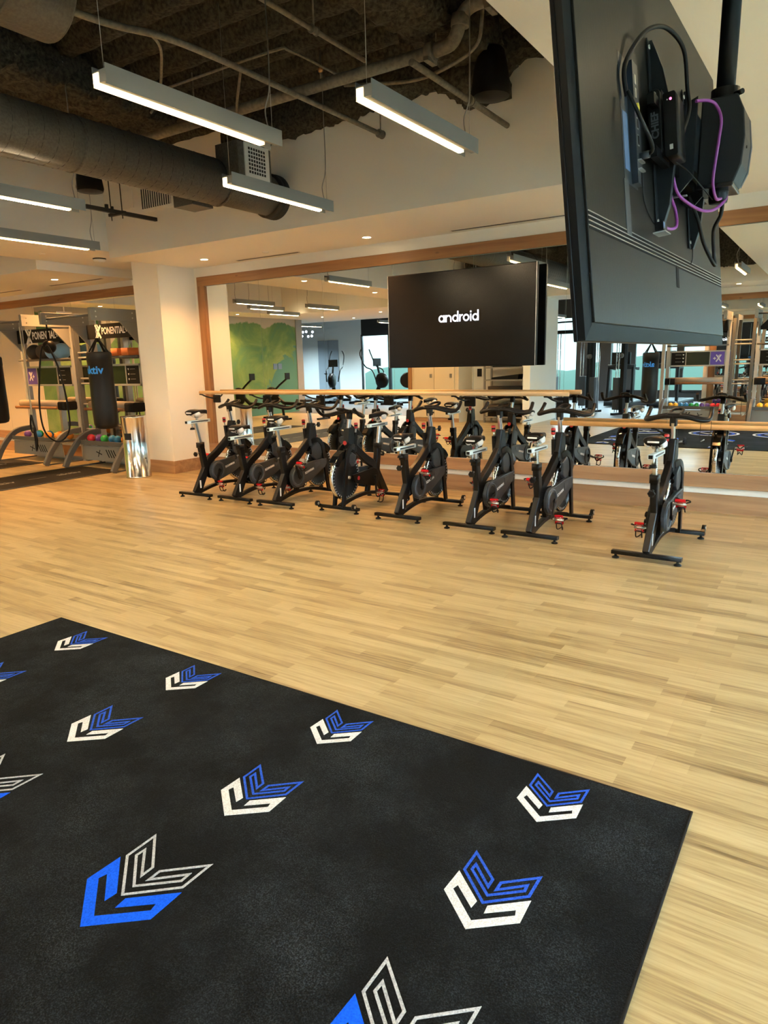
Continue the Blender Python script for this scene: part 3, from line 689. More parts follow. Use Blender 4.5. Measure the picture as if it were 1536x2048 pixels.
MB().tube([(3.62, 0, 0), (3.74, -0.01, 0.01), (3.80, -0.03, 0.06), (3.83, -0.03, 0.14), (3.90, -0.03, 0.19), (4.02, -0.03, 0.20)], 0.046, 'pipe_grey', 18, 4).build('elbow', r)
MB().tube([(4.0, -0.03, 0.20), (4.95, -0.03, 0.20)], 0.042, 'pipe_grey', 18).build('upper_run', r)
for (x, z) in ((3.58, 0), (3.82, 0.12), (4.04, 0.20)):
    c = MB()
    if z == 0.12: c.cyl((x, -0.03, z-0.035), (x+0.005, -0.03, z+0.035), 0.062, 'pipe_grey', n=18)
    else: c.cyl((x-0.03, -0.03 if z else 0, z), (x+0.03, -0.03 if z else 0, z), 0.062, 'pipe_grey', n=18).bb((x-0.02, -0.08, z-0.075), (x+0.02, 0.05, z-0.05), 'pipe_grey')
    c.build('coupling', r)
MB().cyl((3.62, 0, 0.04), (3.62, 0, 0.40), 0.006, 'pipe_grey', n=6).build('hanger_rod', r)
MB().cyl((4.06, -0.03, 0.24), (4.06, -0.03, 0.4), 0.006, 'pipe_grey', n=6).build('hanger_rod', r)
MB().cyl((1.2, 0, 0.04), (1.2, 0, 0.4), 0.006, 'pipe_grey', n=6).build('hanger_rod', r)
pipe('conduit', [(-3.95, 2.4, 3.53), (-3.95, 2.75, 3.53), (-3.90, 3.05, 3.53), (-3.78, 3.35, 3.53), (-3.744, 3.8, 3.53), (-3.744, 4.4, 3.53), (-3.744, 5.80, 3.53)], 0.021, 'bent grey conduit passing above the nearest pendant light to the upper wall', 'conduit', 6, (((-3.744, 5.76, 3.53), (-3.744, 5.8, 3.53)),))
pipe('conduit', [(-3.1, 0.5, 3.62), (-3.1, 4.58, 3.62)], 0.016, 'straight thin grey conduit high in the middle of the open ceiling', 'conduit', 0, (((-3.1, 4.0, 3.62), (-3.1, 4.1, 3.62)),))
pipe('conduit', [(-2.52, 4.26, 3.38), (-2.52, 5.80, 3.38)], 0.022, 'grey conduit ending on the upper wall below the hanging speaker', 'conduit', 0, (((-2.52, 5.1, 3.38), (-2.52, 5.2, 3.38)),))
pipe('conduit', [(-4.9, 4.3, 3.74), (-3.75, 4.3, 3.74), (-3.62, 4.38, 3.74), (-3.6, 4.8, 3.74), (-3.6, 5.1, 3.74)], 0.010, 'thin conduit with a right angle bend above the sprinkler pipe', 'conduit', 4)
pipe('conduit', [(-3.55, 4.95, 3.66), (-2.95, 4.95, 3.56), (-2.6, 4.9, 3.56), (-2.35, 4.85, 3.62), (-2.28, 4.8, 3.75), (-2.28, 4.8, 3.95)], 0.013, 'thin conduit curving up behind the pipe elbow', 'conduit', 6)
pipe('conduit', [(-3.83, 3.25, 3.55), (-3.95, 3.45, 3.55), (-4.3, 3.75, 3.58), (-4.75, 4.1, 3.6), (-5.1, 4.3, 3.6)], 0.010, 'thin flexible conduit dropping behind the nearest pendant light to the duct', 'conduit', 6)
pipe('conduit', [(-3.76, 4.0, 3.55), (-4.3, 4.5, 3.56), (-4.8, 5.0, 3.6)], 0.010, 'thin diagonal conduit between the bent conduit and the duct', 'conduit', 3)
s_ = empty('fire_sprinkler', (-3.80, 4.97, 3.80), 0, 'copper upright sprinkler head above the pipe', 'sprinkler')
MB().cyl((0, 0, -0.10), (0, 0, 0.18), 0.008, 'pipe_grey', n=8).build('drop_pipe', s_)
MB().lathe([(0.004, -0.02), (0.02, -0.01), (0.024, 0.01), (0.012, 0.02), (0.004, 0.022)], (0, 0, 0.03), 'copper', 14).build('deflector', s_)

# strut trapeze
r = empty('strut_trapeze', (-6.906, 5.3, 3.19), 0, 'brown steel strut trapeze hanging on two rods by the white upper wall', 'trapeze hanger')
MB().bb((-0.02, -0.46, -0.02), (0.02, 0.46, 0.02), 'seam_dark').build('long_strut', r)
MB().bb((-0.12, -0.10, -0.035), (0.14, -0.06, -0.005), 'seam_dark').build('cross_strut', r)
MB().cyl((-0.09, -0.08, -0.08), (-0.09, -0.08, 0.79), 0.006, 'seam_dark', n=6).build('threaded_rod', r)
MB().cyl((0.10, -0.08, -0.08), (0.10, -0.08, 0.79), 0.006, 'seam_dark', n=6).build('threaded_rod', r)
MB().cyl((0.0, -0.2, 0.02), (0.0, -0.2, 0.06), 0.02, 'seam_dark', n=10).build('pipe_clamp', r)
MB().cyl((0.0, -0.13, 0.02), (0.0, -0.13, 0.05), 0.016, 'seam_dark', n=10).build('pipe_clamp', r)

def hanging_speaker(loc, rad, h, label):
    r = empty('pendant_speaker', loc, 0, label, 'speaker')
    MB().lathe([(0.0001, h), (rad*0.55, h), (rad*0.68, h*0.93), (rad*0.86, h*0.55), (rad, h*0.12), (rad, 0.03), (rad*0.94, 0.0)], (0, 0, 0), 'black_matte', 32).build('housing', r)
    MB().lathe([(0.0001, -0.012), (rad*0.5, -0.010), (rad*0.94, 0.002)], (0, 0, 0), 'black_satin', 32).build('grille', r)
    MB().cyl((0, 0, h), (0, 0, 3.98-loc[2]), 0.003, 'black_satin', n=6).build('suspension_cable', r)
hanging_speaker((-2.44, 5.3, 3.44), 0.15, 0.33, 'black pendant speaker hanging at the right end of the open ceiling')
hanging_speaker((-6.95, 4.95, 3.36), 0.14, 0.34, 'black pendant speaker half hidden behind the round duct')
def wall_grille(x0, x1, z0, z1, y, label, n=14):
    r = empty('return_grille', ((x0+x1)/2, y, (z0+z1)/2), 0, label, 'air grille'); w_, h_ = (x1-x0)/2, (z1-z0)/2
    MB().bb((-w_, -0.012, -h_), (w_, -0.002, h_), 'wall_paint').build('flange', r)
    s = MB().bb((-w_+.04, -0.0145, -h_+.04), (w_-.04, -0.0125, h_-.04), 'seam_dark')
    s.build('opening', r); s = MB()
    for i in range(n): xx = -w_+.05+(2*w_-.1)*i/(n-1); s.bb((xx-.005, -0.022, -h_+.04), (xx+.005, -0.0148, h_-.04), 'wall_paint')
    s.build('louvre', r)
wall_grille(-7.22, -6.62, 3.30, 3.60, 5.8, 'louvred return air grille on the upper wall behind the duct')
tag(MB().bb((-7.53, 5.785, 3.38), (-7.33, 5.8, 3.58), 'wall_paint').build('access_hatch', bevel=0.004), 'small square access hatch on the upper wall left of the louvred grille', 'access hatch')

# ------------------------------------------------------------------ barres
def barre(x0, x1, z, label, brk):
    r = empty('ballet_barre', (x0, 6.95, z), 0, label, 'ballet barre'); L = x1-x0
    MB().cyl((0, 0, 0), (L, 0, 0), 0.024, 'barre_wood', n=20).build('rail', r)
    for bx in brk:
        q = bx-x0
        MB().rbox((q+0.06, 0.20, -0.10), (0.13, 0.02, 0.11), 0.01, 'black_satin', 1).tube([(q-0.07, 0.0, -0.028), (q-0.03, 0.0, -0.030), (q, 0.05, -0.06), (q+0.03, 0.13, -0.085), (q+0.06, 0.19, -0.09)], 0.011, 'black_satin', 8, 3).build('bracket', r)
barre(-7.72, -2.31, 1.132, 'long wooden barre mounted across the left part of the mirror', (-7.66, -6.68, -5.74, -4.68, -3.58, -2.50))
barre(-2.49, 3.6, 0.837, 'lower wooden barre mounted across the right part of the mirror', (-1.42, 0.3, 1.6, 2.9))

# ------------------------------------------------------------------ strokes for lettering
def ribbon(mb, pts, w, m, M, t=0.002, closed=False, miter=True):
    P = [V((p[0], p[1])) for p in pts]; N = len(P); L = []; R_ = []
    for i in range(N):
        if closed: a, b = P[i-1], P[(i+1) % N]
        else: a, b = P[max(i-1, 0)], P[min(i+1, N-1)]
        d1 = (P[i]-a); d2 = (b-P[i])
        if d1.length < 1e-9: d1 = d2
        if d2.length < 1e-9: d2 = d1
        d1 = d1.normalized(); d2 = d2.normalized(); n1 = V((-d1.y, d1.x)); n2 = V((-d2.y, d2.x)); n = (n1+n2)
        n = n.normalized() if n.length > 1e-6 else n1
        k = 1/max(0.3, n.dot(n1))
        L.append(P[i]+n*(w/2*k)); R_.append(P[i]-n*(w/2*k))
    vs = [M @ V((p.x, p.y, z)) for z in (0, t) for p in L+R_]
    fs = []; RR = N if closed else N-1
    for i in range(RR):
        j = (i+1) % N
        fs += [[i, j, N+j, N+i], [2*N+i, 3*N+i, 3*N+j, 2*N+j], [i, 2*N+i, 2*N+j, j], [N+i, N+j, 3*N+j, 3*N+i]]
    mb.add(vs, fs, m)
def arc(cx_, cy_, r, a0, a1, n=14): return [(cx_+r*math.cos(math.radians(a0+(a1-a0)*i/n)), cy_+r*math.sin(math.radians(a0+(a1-a0)*i/n))) for i in range(n+1)]
def word_android(mb, x, y, h, m, M):   # h = x-height
    r = h*0.5; w = h*0.20; rr = r-w/2; c = y+r; e = w/2
    def ring(cx_): ribbon(mb, arc(cx_, c, rr, 0, 360, 28)[:-1], w, m, M, closed=True)
    def st(px, y0, y1): ribbon(mb, [(px, y0), (px, y1)], w, m, M)
    cx_ = x+r; ring(cx_); st(cx_+rr, y, y+h)                                   # a
    x = cx_+r+h*0.13+e; st(x, y, y+h); ribbon(mb, [(x, c)]+arc(x+rr, c, rr, 180, 0)+[(x+2*rr, y)], w, m, M)   # n
    x = x+2*rr+e+h*0.13; cx_ = x+r; ring(cx_); st(cx_+rr, y, y+h*1.5)          # d
    x = cx_+r+h*0.13+e; st(x, y, y+h); ribbon(mb, [(x, c)]+arc(x+rr, c, rr, 180, 82), w, m, M)   # r
    x = x+rr+h*0.10; cx_ = x+r; ring(cx_)                                      # o
    x = cx_+r+h*0.13+e; st(x, y, y+h); st(x, y+h*1.18, y+h*1.42)               # i
    x = x+e+h*0.13; cx_ = x+r; ring(cx_); st(cx_+rr, y, y+h*1.5)               # d

# ------------------------------------------------------------------ wall television
r = empty('television', (-3.60, 7.12, 1.94), 0, 'large black television on the mirror wall with one white word on its screen', 'television')
hw, hh = 0.905, 0.517
MB().rbox((0, -0.095, 0), (2*hw, 0.045, 2*hh), 0.01, 'black_satin', 1).build('cabinet', r)
MB().bb((-hw+0.01, -0.120, -hh+0.014), (hw-0.01, -0.1178, hh-0.01), 'tv_screen').build('screen', r)
MB().bb((-hw+0.001, -0.119, -hh), (-hw+0.008, -0.117, hh), 'steel').bb((hw-0.008, -0.119, -hh), (hw-0.001, -0.117, hh), 'steel').build('bezel', r)
MB().bb((-0.35, -0.075, -0.25), (0.35, 0.028, 0.25), 'black_matte').build('wall_bracket', r)
t_ = MB(); word_android(t_, -0.215, -0.03, 0.076, 'screen_glow', frame_m((-0.02, -0.1205, 0), (1, 0, 0), (0, 0, 1))); t_.build('screen_lettering', r)

# ------------------------------------------------------------------ hanging television, seen from behind
yaw, tilt = -0.0128, 0.1102
tu = V((-math.sin(yaw), math.cos(yaw), 0)); n0 = V((math.cos(yaw), math.sin(yaw), 0))
tv_ = V((0, 0, 1))*math.cos(tilt)-n0*math.sin(tilt); tn = tu.cross(tv_)
if tn.dot(n0) < 0: tn = -tn
TO = V((-0.4475, 1.4422, 1.5322))
# local axes of the hanging set: a along its width, b up, c out of its back
TV = empty('television', tuple(TO), 0, 'big black television hanging from the ceiling pole, seen from behind', 'television')
def T(a, b, c): return tu*a+tv_*b+tn*c
TM = Matrix(((tu.x, tv_.x, tn.x, 0), (tu.y, tv_.y, tn.y, 0), (tu.z, tv_.z, tn.z, 0), (0, 0, 0, 1)))
Wt, Ht = 1.75, 1.014
def tbb(mb, a, b, m): k = len(mb.v); mb.bb(a, b, m); mb.xf(TM, k); return mb
m_ = MB(); tbb(m_, (0, 0, -0.026), (Wt, Ht, -0.016), 'black_satin'); m_.build('front_bezel', TV, bevel=0.002)
tbb(MB(), (0.008, 0.008, -0.0275), (Wt-0.008, Ht-0.008, -0.026), 'tv_screen').build('screen', TV)
# chamfered rear shell
def shell(mb, o0, o1, c0, c1, m):   # loop o0=(a0,b0,a1,b1) at c0 to o1 at c1 plus cap
    def rc(o, c): return [(o[0], o[1], c), (o[2], o[1], c), (o[2], o[3], c), (o[0], o[3], c)]
    vs = [TM @ V(p) for p in rc(o0, c0)+rc(o1, c1)]
    mb.add(vs, [(0, 1, 5, 4), (1, 2, 6, 5), (2, 3, 7, 6), (3, 0, 4, 7), (4, 5, 6, 7), (3, 2, 1, 0)], m)
m_ = MB(); shell(m_, (0.001, 0.001, Wt-.001, Ht-.001), (0.0, 0.0, Wt, Ht), -0.0155, -0.001, 'tv_plastic'); shell(m_, (0.0, 0.0, Wt, Ht), (0.03, 0.032, Wt-0.03, Ht-0.02), -0.001, 0.005, 'tv_plastic')
m_.build('rear_frame', TV)
m_ = MB(); shell(m_, (0.034, 0.0363, Wt-0.045, Ht-0.02), (0.034, 0.0363, Wt-0.045, Ht-0.02), 0.002, 0.0105, 'tv_back'); bp_ = m_.build('back_panel', TV, bevel=0.0015)
m_ = MB()
for k in range(4): tbb(m_, (0.037, 0.224+k*0.0095, 0.0102), (Wt-0.048, 0.224+k*0.0095+0.0045, 0.0112), 'black_matte')
m_.build('vent_slot', TV)
m_ = MB()
for k in range(4): tbb(m_, (0.037, 0.2292+k*0.0095, 0.0104), (Wt-0.048, 0.2292+k*0.0095+0.002, 0.0118), 'steel')
m_.build('vent_rib', TV)
tbb(MB(), (0.86, 0.165, 0.0105), (0.895, 0.232, 0.0115), 'black_matte').build('stand_slot_cover', TV)
m_ = MB(); tbb(m_, (0.325, 0.25, 0.0104), (0.365, 0.375, 0.0125), 'charcoal_light'); m_.build('cable_channel', TV)
# port bay
pb = tbb(MB(), (0.335, 0.370, 0.0100), (0.455, 0.655, 0.0112), 'tv_recess').build('port_bay', TV)
m_ = MB(); tbb(m_, (0.400, 0.375, 0.0112), (0.448, 0.650, 0.026), 'tv_recess'); m_.build('port_strip', pb)
for b0 in (0.600, 0.570): tbb(MB(), (0.412, b0, 0.0255), (0.424, b0+0.022, 0.0272), 'steel').build('socket', pb)
for b0 in (0.500, 0.462): tbb(tbb(MB(), (0.412, b0, 0.0255), (0.426, b0+0.026, 0.0268), 'dull_steel'), (0.4145, b0+0.003, 0.0266), (0.4235, b0+0.023, 0.0274), 'black_matte').build('socket', pb)
for b0 in (0.405, 0.425): tbb(MB(), (0.405, b0, 0.0258), (0.444, b0+0.004, 0.034), 'steel').build('plug_shell', pb)
m_ = MB(); m_.lathe([(0.004, 0), (0.009, 0), (0.009, 0.006), (0.004, 0.006), (0.004, 0)], (0.418, 0.549, 0.0258), 'yellow_port', 16); m_.xf(TM); m_.build('yellow_socket', pb)['label'] = 'round yellow video socket'
tbb(MB(), (0.345, 0.40, 0.0111), (0.385, 0.53, 0.0122), 'blue_tag').build('label_sticker', pb)['label'] = 'pale blue sticker inside the port bay'
m_ = MB(); m_.tube([T(0.43, 0.44, 0.028), T(0.43, 0.44, 0.045), T(0.41, 0.45, 0.06), T(0.35, 0.50, 0.05), T(0.33, 0.56, 0.03)], 0.0045, 'black_rubber', 8, 5); m_.cyl(T(0.43, 0.44, 0.026), T(0.43, 0.44, 0.048), 0.009, 'tv_recess', n=10); m_.build('plugged_cable', TV)
# ceiling mount
MT = empty('ceiling_tv_mount', (-0.352, 2.32, 2.86), 0, 'black steel ceiling pole and tilting mount holding the hanging television', 'tv mount'); MO = V((-0.352, 2.32, 2.86)); D = TO-MO
def ML(a, b, c): return T(a, b, c)+D
MB().cyl((0, 0, 0), (0, 0, -0.66), 0.0245, 'black_satin', n=28).build('pole', MT)
MB().lathe([(0.0, -0.012), (0.085, -0.012), (0.085, 0.0)], (0, 0, 0), 'black_satin', 28).build('ceiling_plate', MT)
m_ = MB().lathe([(0.0245, 0.06), (0.037, 0.06), (0.037, 0.02), (0.045, 0.015), (0.045, 0.0)], (0, 0, -0.70), 'black_satin', 24)
m_.cyl((0.03, -0.03, -0.665), (0.05, -0.045, -0.665), 0.007, 'black_gloss', n=10); m_.build('pole_collar', MT)
# head box: waisted housing
hb = MB(); prof = [(-0.05, -0.67), (0.040, -0.67), (0.058, -0.71), (0.066, -0.78), (0.062, -0.85), (0.045, -0.895), (-0.05, -0.895)]
hb.prism([(x, z) for (x, z) in prof], -0.055, 0.075, 'charcoal_plastic', fn=lambda a, b, w: (a, w, b)); hb.build('head_housing', MT, bevel=0.004)
hb = MB(); hb.prism([(0.042, -0.675), (0.060, -0.71), (0.069, -0.78), (0.065, -0.85), (0.047, -0.89), (0.052, -0.85), (0.055, -0.78), (0.05, -0.71)], 0.0755, 0.092, 'charcoal_light', fn=lambda a, b, w: (a, w, b)); hb.build('side_cover', MT, bevel=0.003)
MB().bb((-0.05, -0.06, -0.905), (0.045, 0.085, -0.893), 'black_gloss').build('base_tray', MT, bevel=0.003)
MB().lathe([(0.0, -0.03), (0.024, -0.03), (0.026, -0.022), (0.026, 0.0)], (0.0, 0.01, -0.905), 'black_satin', 24).build('cable_outlet', MT)
m_ = MB(); m_.cyl((0.0655, -0.01, -0.80), (0.0675, -0.01, -0.80), 0.004, 'black_matte', n=10); m_.build('set_screw', MT)
# tilt arm cheeks between housing and bracket plate
def cheek(y):
    c = MB(); c.prism([(-0.050, -0.675), (-0.085, -0.69), (-0.13, -0.70), (-0.135, -0.80), (-0.125, -0.90), (-0.09, -0.925), (-0.05, -0.88)], y-0.004, y+0.004, 'charcoal_plastic', fn=lambda a, b, w: (a, w, b)); return c
for y in (-0.11, 0.11): cheek(y).build('tilt_cheek', MT, bevel=0.001)
MB().bb((-0.075, -0.11, -0.86), (-0.05, 0.11, -0.72), 'charcoal_plastic').build('tilt_block', MT)
MB().bb((-0.12, -0.13, -0.93), (-0.06, -0.12, -0.926), 'steel').build('catch_plate', MT)
MB().cyl((-0.11, -0.116, -0.87), (-0.11, -0.112, -0.87), 0.005, 'dull_steel', n=12).build('bolt', MT)
# horizontal rails and vertical brackets
def lbb(mb, a, b, m): k = len(mb.v); mb.bb(a, b, m); mb.xf(Matrix.Translation(D) @ TM, k); return mb
m_ = MB(); lbb(m_, (0.50, 0.45, 0.034), (1.20, 0.475, 0.05), 'black_satin'); lbb(m_, (0.50, 0.575, 0.034), (1.20, 0.60, 0.05), 'black_satin'); m_.build('cross_rail', MT)
def vbracket(a):
    c = MB(); k = 0
    c.prism([(0.30, 0.0125), (0.30, 0.022), (0.36, 0.045), (0.46, 0.062), (0.60, 0.062), (0.70, 0.045), (0.775, 0.022), (0.775, 0.0125)], a+0.012, a+0.034, 'charcoal_plastic', fn=lambda b, c_, w: (w, b, c_))
    c.bb((a-0.012, 0.30, 0.0125), (a+0.034, 0.775, 0.016), 'charcoal_plastic'); c.xf(Matrix.Translation(D) @ TM); return c
for a in (0.63, 1.07): vbracket(a).build('vertical_bracket', MT, bevel=0.001)
for a in (0.63, 1.07):
    for b in (0.755, 0.32): MB().cyl(ML(a, b, 0.014), ML(a, b, 0.019), 0.006, 'steel', n=12).build('bolt', MT)
# end cap with raised lettering and the small box strapped beside it
m_ = MB().rbox((0, 0, 0), (0.014, 0.185, 0.028), 0.012, 'black_satin', 2, 5)
ec = MB(); ec.rbox((0.556, 0.543, 0.039), (0.014, 0.158, 0.030), 0.012, 'black_satin', 0, 5, 0.002); ec.xf(Matrix.Translation(D) @ TM); ec = ec.build('end_cap', MT)
tx = MB(); add_text(tx, 'CHIEF', 0.024, 'charcoal_light', Matrix.Translation(D) @ TM @ frame_m((0.5488, 0.537, 0.039), (0, 1, 0), (0, 0, -1)), bold=0.0008, extr=0.0006); tx.build('raised_lettering', ec)
for b in (0.610, 0.476): MB().cyl(ML(0.5495, b, 0.039), ML(0.5475, b, 0.039), 0.006, 'steel', n=14).build('screw', ec)
m_ = MB(); m_.bb((0.56, 0.46, 0.02), (0.62, 0.62, 0.055), 'black_matte'); m_.xf(Matrix.Translation(D) @ TM); m_.build('rail_end', MT)
MB_ = empty('media_player', tuple(TO), 0, 'small black media player with a red light clamped to the mount of the hanging television', 'media player')
m_ = MB(); m_.rbox((0.60, 0.53, 0.0745), (0.10, 0.150, 0.030), 0.005, 'black_satin', 0, 4); m_.xf(TM); m_.build('casing', MB_)
m_ = MB(); m_.cyl(T(0.5498, 0.588, 0.078), T(0.5485, 0.588, 0.078), 0.003, 'led_red', n=12); m_.build('status_light', MB_)
m_ = MB(); m_.cyl(T(0.5498, 0.588, 0.070), T(0.549, 0.588, 0.070), 0.0015, 'print_white', n=10); m_.build('printed_dot', MB_)
m_ = MB(); tbb(m_, (0.5492, 0.470, 0.071), (0.5498, 0.482, 0.079), 'rig_silver'); m_.build('printed_mark', MB_)
# cables on the back
def cable(label, path, rad, m, name='cable', k=8):
    o = MB().tube([V(p)-V(path[0]) for p in path], rad, m, 8, k).build(name, loc=tuple(path[0])); tag(o, label, 'cable'); return o
def TW(a, b, c): return TO+T(a, b, c)
cable('thick black cable looping over the back of the hanging television', [TW(0.36, 0.56, 0.02), TW(0.35, 0.616, 0.02), TW(0.42, 0.687, 0.03), TW(0.5, 0.743, 0.05), TW(0.6, 0.768, 0.071), TW(0.68, 0.739, 0.091), TW(0.7, 0.651, 0.092), TW(0.7, 0.598, 0.094), TW(0.65, 0.524, 0.083), TW(0.62, 0.47, 0.07)], 0.0055, 'black_rubber')
cable('purple network cable hanging in a loop from the mount of the television', [TW(0.74, 0.625, 0.105), TW(0.77, 0.626, 0.131), TW(0.795, 0.616, 0.146), TW(0.795, 0.577, 0.157), TW(0.795, 0.526, 0.149), TW(0.795, 0.439, 0.132), TW(0.8, 0.405, 0.13), TW(0.82, 0.381, 0.133), TW(0.86, 0.387, 0.139)], 0.0042, 'purple_cable', 'network_cable')
cable('purple network cable drooping below the mount of the television', [TW(0.89, 0.41, 0.15), TW(0.88, 0.385, 0.148), TW(0.85, 0.36, 0.125), TW(0.8, 0.353, 0.102), TW(0.75, 0.37, 0.075), TW(0.7, 0.4, 0.054), TW(0.66, 0.47, 0.05), TW(0.64, 0.55, 0.05)], 0.0042, 'purple_cable', 'network_cable')
cable('short purple cable end by the lower left bracket of the television', [TW(0.70, 0.42, 0.03), TW(0.74, 0.36, 0.04), TW(0.72, 0.315, 0.045), TW(0.64, 0.295, 0.045), TW(0.56, 0.29, 0.045)], 0.0042, 'purple_cable', 'network_cable')
cable('black power cable hanging in a narrow loop at the right of the television back', [TW(0.88, 0.4, 0.143), TW(0.9, 0.351, 0.132), TW(0.95, 0.32, 0.104), TW(1, 0.262, 0.094), TW(1, 0.225, 0.095), TW(0.95, 0.286, 0.076), TW(0.9, 0.35, 0.07), TW(0.88, 0.42, 0.05)], 0.0055, 'black_rubber')
cable('thin black wire hanging diagonally over the television back', [TW(0.42, 0.40, 0.03), TW(0.45, 0.34, 0.025), TW(0.50, 0.30, 0.03), TW(0.53, 0.285, 0.04)], 0.0015, 'black_rubber')
cable('thin black wire running from the media player to the mount', [TW(0.62, 0.455, 0.07), TW(0.7, 0.45, 0.08), TW(0.76, 0.42, 0.1), TW(0.84, 0.385, 0.12)], 0.0015, 'black_rubber')
cable('thin wire hanging straight from the right bracket of the television', [TW(1.085, 0.30, 0.02), TW(1.085, 0.27, 0.018), TW(1.085, 0.255, 0.0125)], 0.0015, 'black_rubber')
ad = empty('network_adapter', tuple(TW(0.53, 0.285, 0.045)), 0, 'small black adapter with a metal clip hanging below the left bracket', 'adapter'); A0 = T(0.53, 0.285, 0.045)
def abb(mb, a, b, m): k = len(mb.v); mb.bb(a, b, m); mb.xf(Matrix.Translation(-A0) @ TM, k); return mb
abb(MB(), (0.505, 0.275, 0.035), (0.55, 0.295, 0.055), 'black_satin').build('body', ad)
abb(MB(), (0.50, 0.268, 0.03), (0.565, 0.271, 0.06), 'steel').build('metal_clip', ad)
abb(MB(), (0.503, 0.278, 0.0555), (0.52, 0.292, 0.0565), 'blue_tag').build('label_sticker', ad)

# ------------------------------------------------------------------ rug with woven emblems
RX0, RX1, RY0, RY1 = -3.885, -0.275, -1.30, 2.242
ro = empty('rug', ((RX0+RX1)/2, (RY0+RY1)/2, 0), 0, 'large black rug woven with blue and white chevron emblems', 'rug')
cx_, cy_ = (RX0+RX1)/2, (RY0+RY1)/2
rr = random.Random(5)
nx, ny = 60, 66; vs = []; fs = []
MB().rbox((0, 0, 0.005), (RX1-RX0-0.016, RY1-RY0-0.016, 0.010), 0.02, 'rug', 2).build('pile', ro)
e_ = MB(); h0, h1 = (RX1-RX0)/2-0.006, (RY1-RY0)/2-0.006
e_.tube([(-h0, -h1, 0.006), (h0, -h1, 0.006), (h0, h1, 0.006), (-h0, h1, 0.006)], 0.0065, 'black_matte', 8, 0, False, True); e_.build('bound_edge', ro)
SOL = [(0, 0), (.145, .119), (.141, .232), (.020, .131), (.024, .093), (.112, .164), (.119, .140), (0, .043)]
def full(h, s): return [(x*s, y*s) for x, y in h]+[(-x*s, y*s) for x, y in h[::-1] if x > 0]
OUT = [(0, 0), (.127, .111), (.128, .217), (.016, .119), (.016, .079), (.102, .157), (.104, .127), (0, .039)]
def emblem(x, y, s, c1, c2, ol=0.011):
    e_ = MB(); M = Matrix.Translation((x-cx_, y-cy_, 0.0098))
    poly = full(SOL, s); n = len(poly)
    # split the solid in convex-ish quads for clean faces
    R_ = [(p[0]*s, p[1]*s) for p in SOL]
    def q(a): e_.add([M @ V((p[0], p[1], 0.0012)) for p in a]+[M @ V((p[0], p[1], 0)) for p in a], [(0, 1, 2, 3), (0, 4, 5, 1), (1, 5, 6, 2), (2, 6, 7, 3), (3, 7, 4, 0)], c1)
    for sg in (1, -1):
        P = [(sg*p[0], p[1]) for p in R_]
        q([P[0], P[1], P[6], P[7]]); q([P[1], P[2], P[5], P[6]]); q([P[2], P[3], P[4], P[5]])
    o2 = full(OUT, s); yo = 0.136*s
    ribbon(e_, [(p[0], p[1]+yo) for p in o2], ol*s+0.001, c2, M, 0.0012, True)
    e_.build('woven_emblem', ro)
for x in (-3.44, -2.53, -1.62, -0.70): emblem(x, 1.92, 0.72, 'rug_white', 'rug_darkblue', 0.0095)
for x in (-3.43, -2.515, -1.609, -0.702): emblem(x, 1.405, 0.80, 'rug_white', 'rug_darkblue', 0.0095)
for x in (-3.43, -2.515, -1.60, -0.70): emblem(x, 0.86, 1.0, 'rug_blue', 'rug_grey', 0.0075)
for x in (-3.2, -1.95, -0.85):
    e_ = MB(); M = Matrix.Translation((x-cx_, -0.1-cy_, 0.0098))
    ribbon(e_, arc(0, 0, 0.42, 0, 360, 48)[:-1], 0.045, 'rug_white', M, 0.0012, True)
    ribbon(e_, arc(0, 0, 0.34, 0, 360, 48)[:-1], 0.05, 'rug_darkblue', M, 0.0012, True)
    for k in (-0.09, 0.09): ribbon(e_, [(-0.15+k, -0.08), (0+k, 0.08), (0.15+k, -0.08)], 0.05, 'rug_white', M, 0.0012)
    e_.build('woven_emblem', ro)

# ------------------------------------------------------------------ waste bin
r = empty('waste_bin', (-8.165, 6.11, 0), 0, 'tall polished steel cylindrical waste bin beside the column', 'waste bin')
MB().lathe([(0.0001, 0.012), (0.165, 0.012), (0.168, 0.0), (0.172, 0.0), (0.172, 0.02), (0.169, 0.022), (0.169, 0.83), (0.172, 0.835), (0.172, 0.85), (0.13, 0.852), (0.12, 0.845), (0.12, 0.62)], (0, 0, 0), 'chrome', 48).build('body', r)
MB().lathe([(0.0001, 0.62), (0.12, 0.62), (0.12, 0.846)], (0, 0, 0), 'black_matte', 32).build('liner', r)
a = -0.93
pl = MB()
for i in range(6):
    a0 = a-0.62+i*0.10; a1 = a0+0.10
    pl.add([(0.1705*math.cos(t)*f, 0.1705*math.sin(t)*f, z) for t in (a0, a1) for z in (0.535, 0.625) for f in (1.0, 1.02)], [(0, 1, 3, 2), (4, 6, 7, 5), (0, 4, 5, 1), (2, 3, 7, 6), (0, 2, 6, 4), (1, 5, 7, 3)], 'charcoal_plastic')
pl.build('label_plate', r)
MB().cyl((0.1695*math.cos(0.05), 0.1695*math.sin(0.05), 0.27), (0.173*math.cos(0.05), 0.173*math.sin(0.05), 0.27), 0.008, 'black_matte', n=12).build('rivet', r)

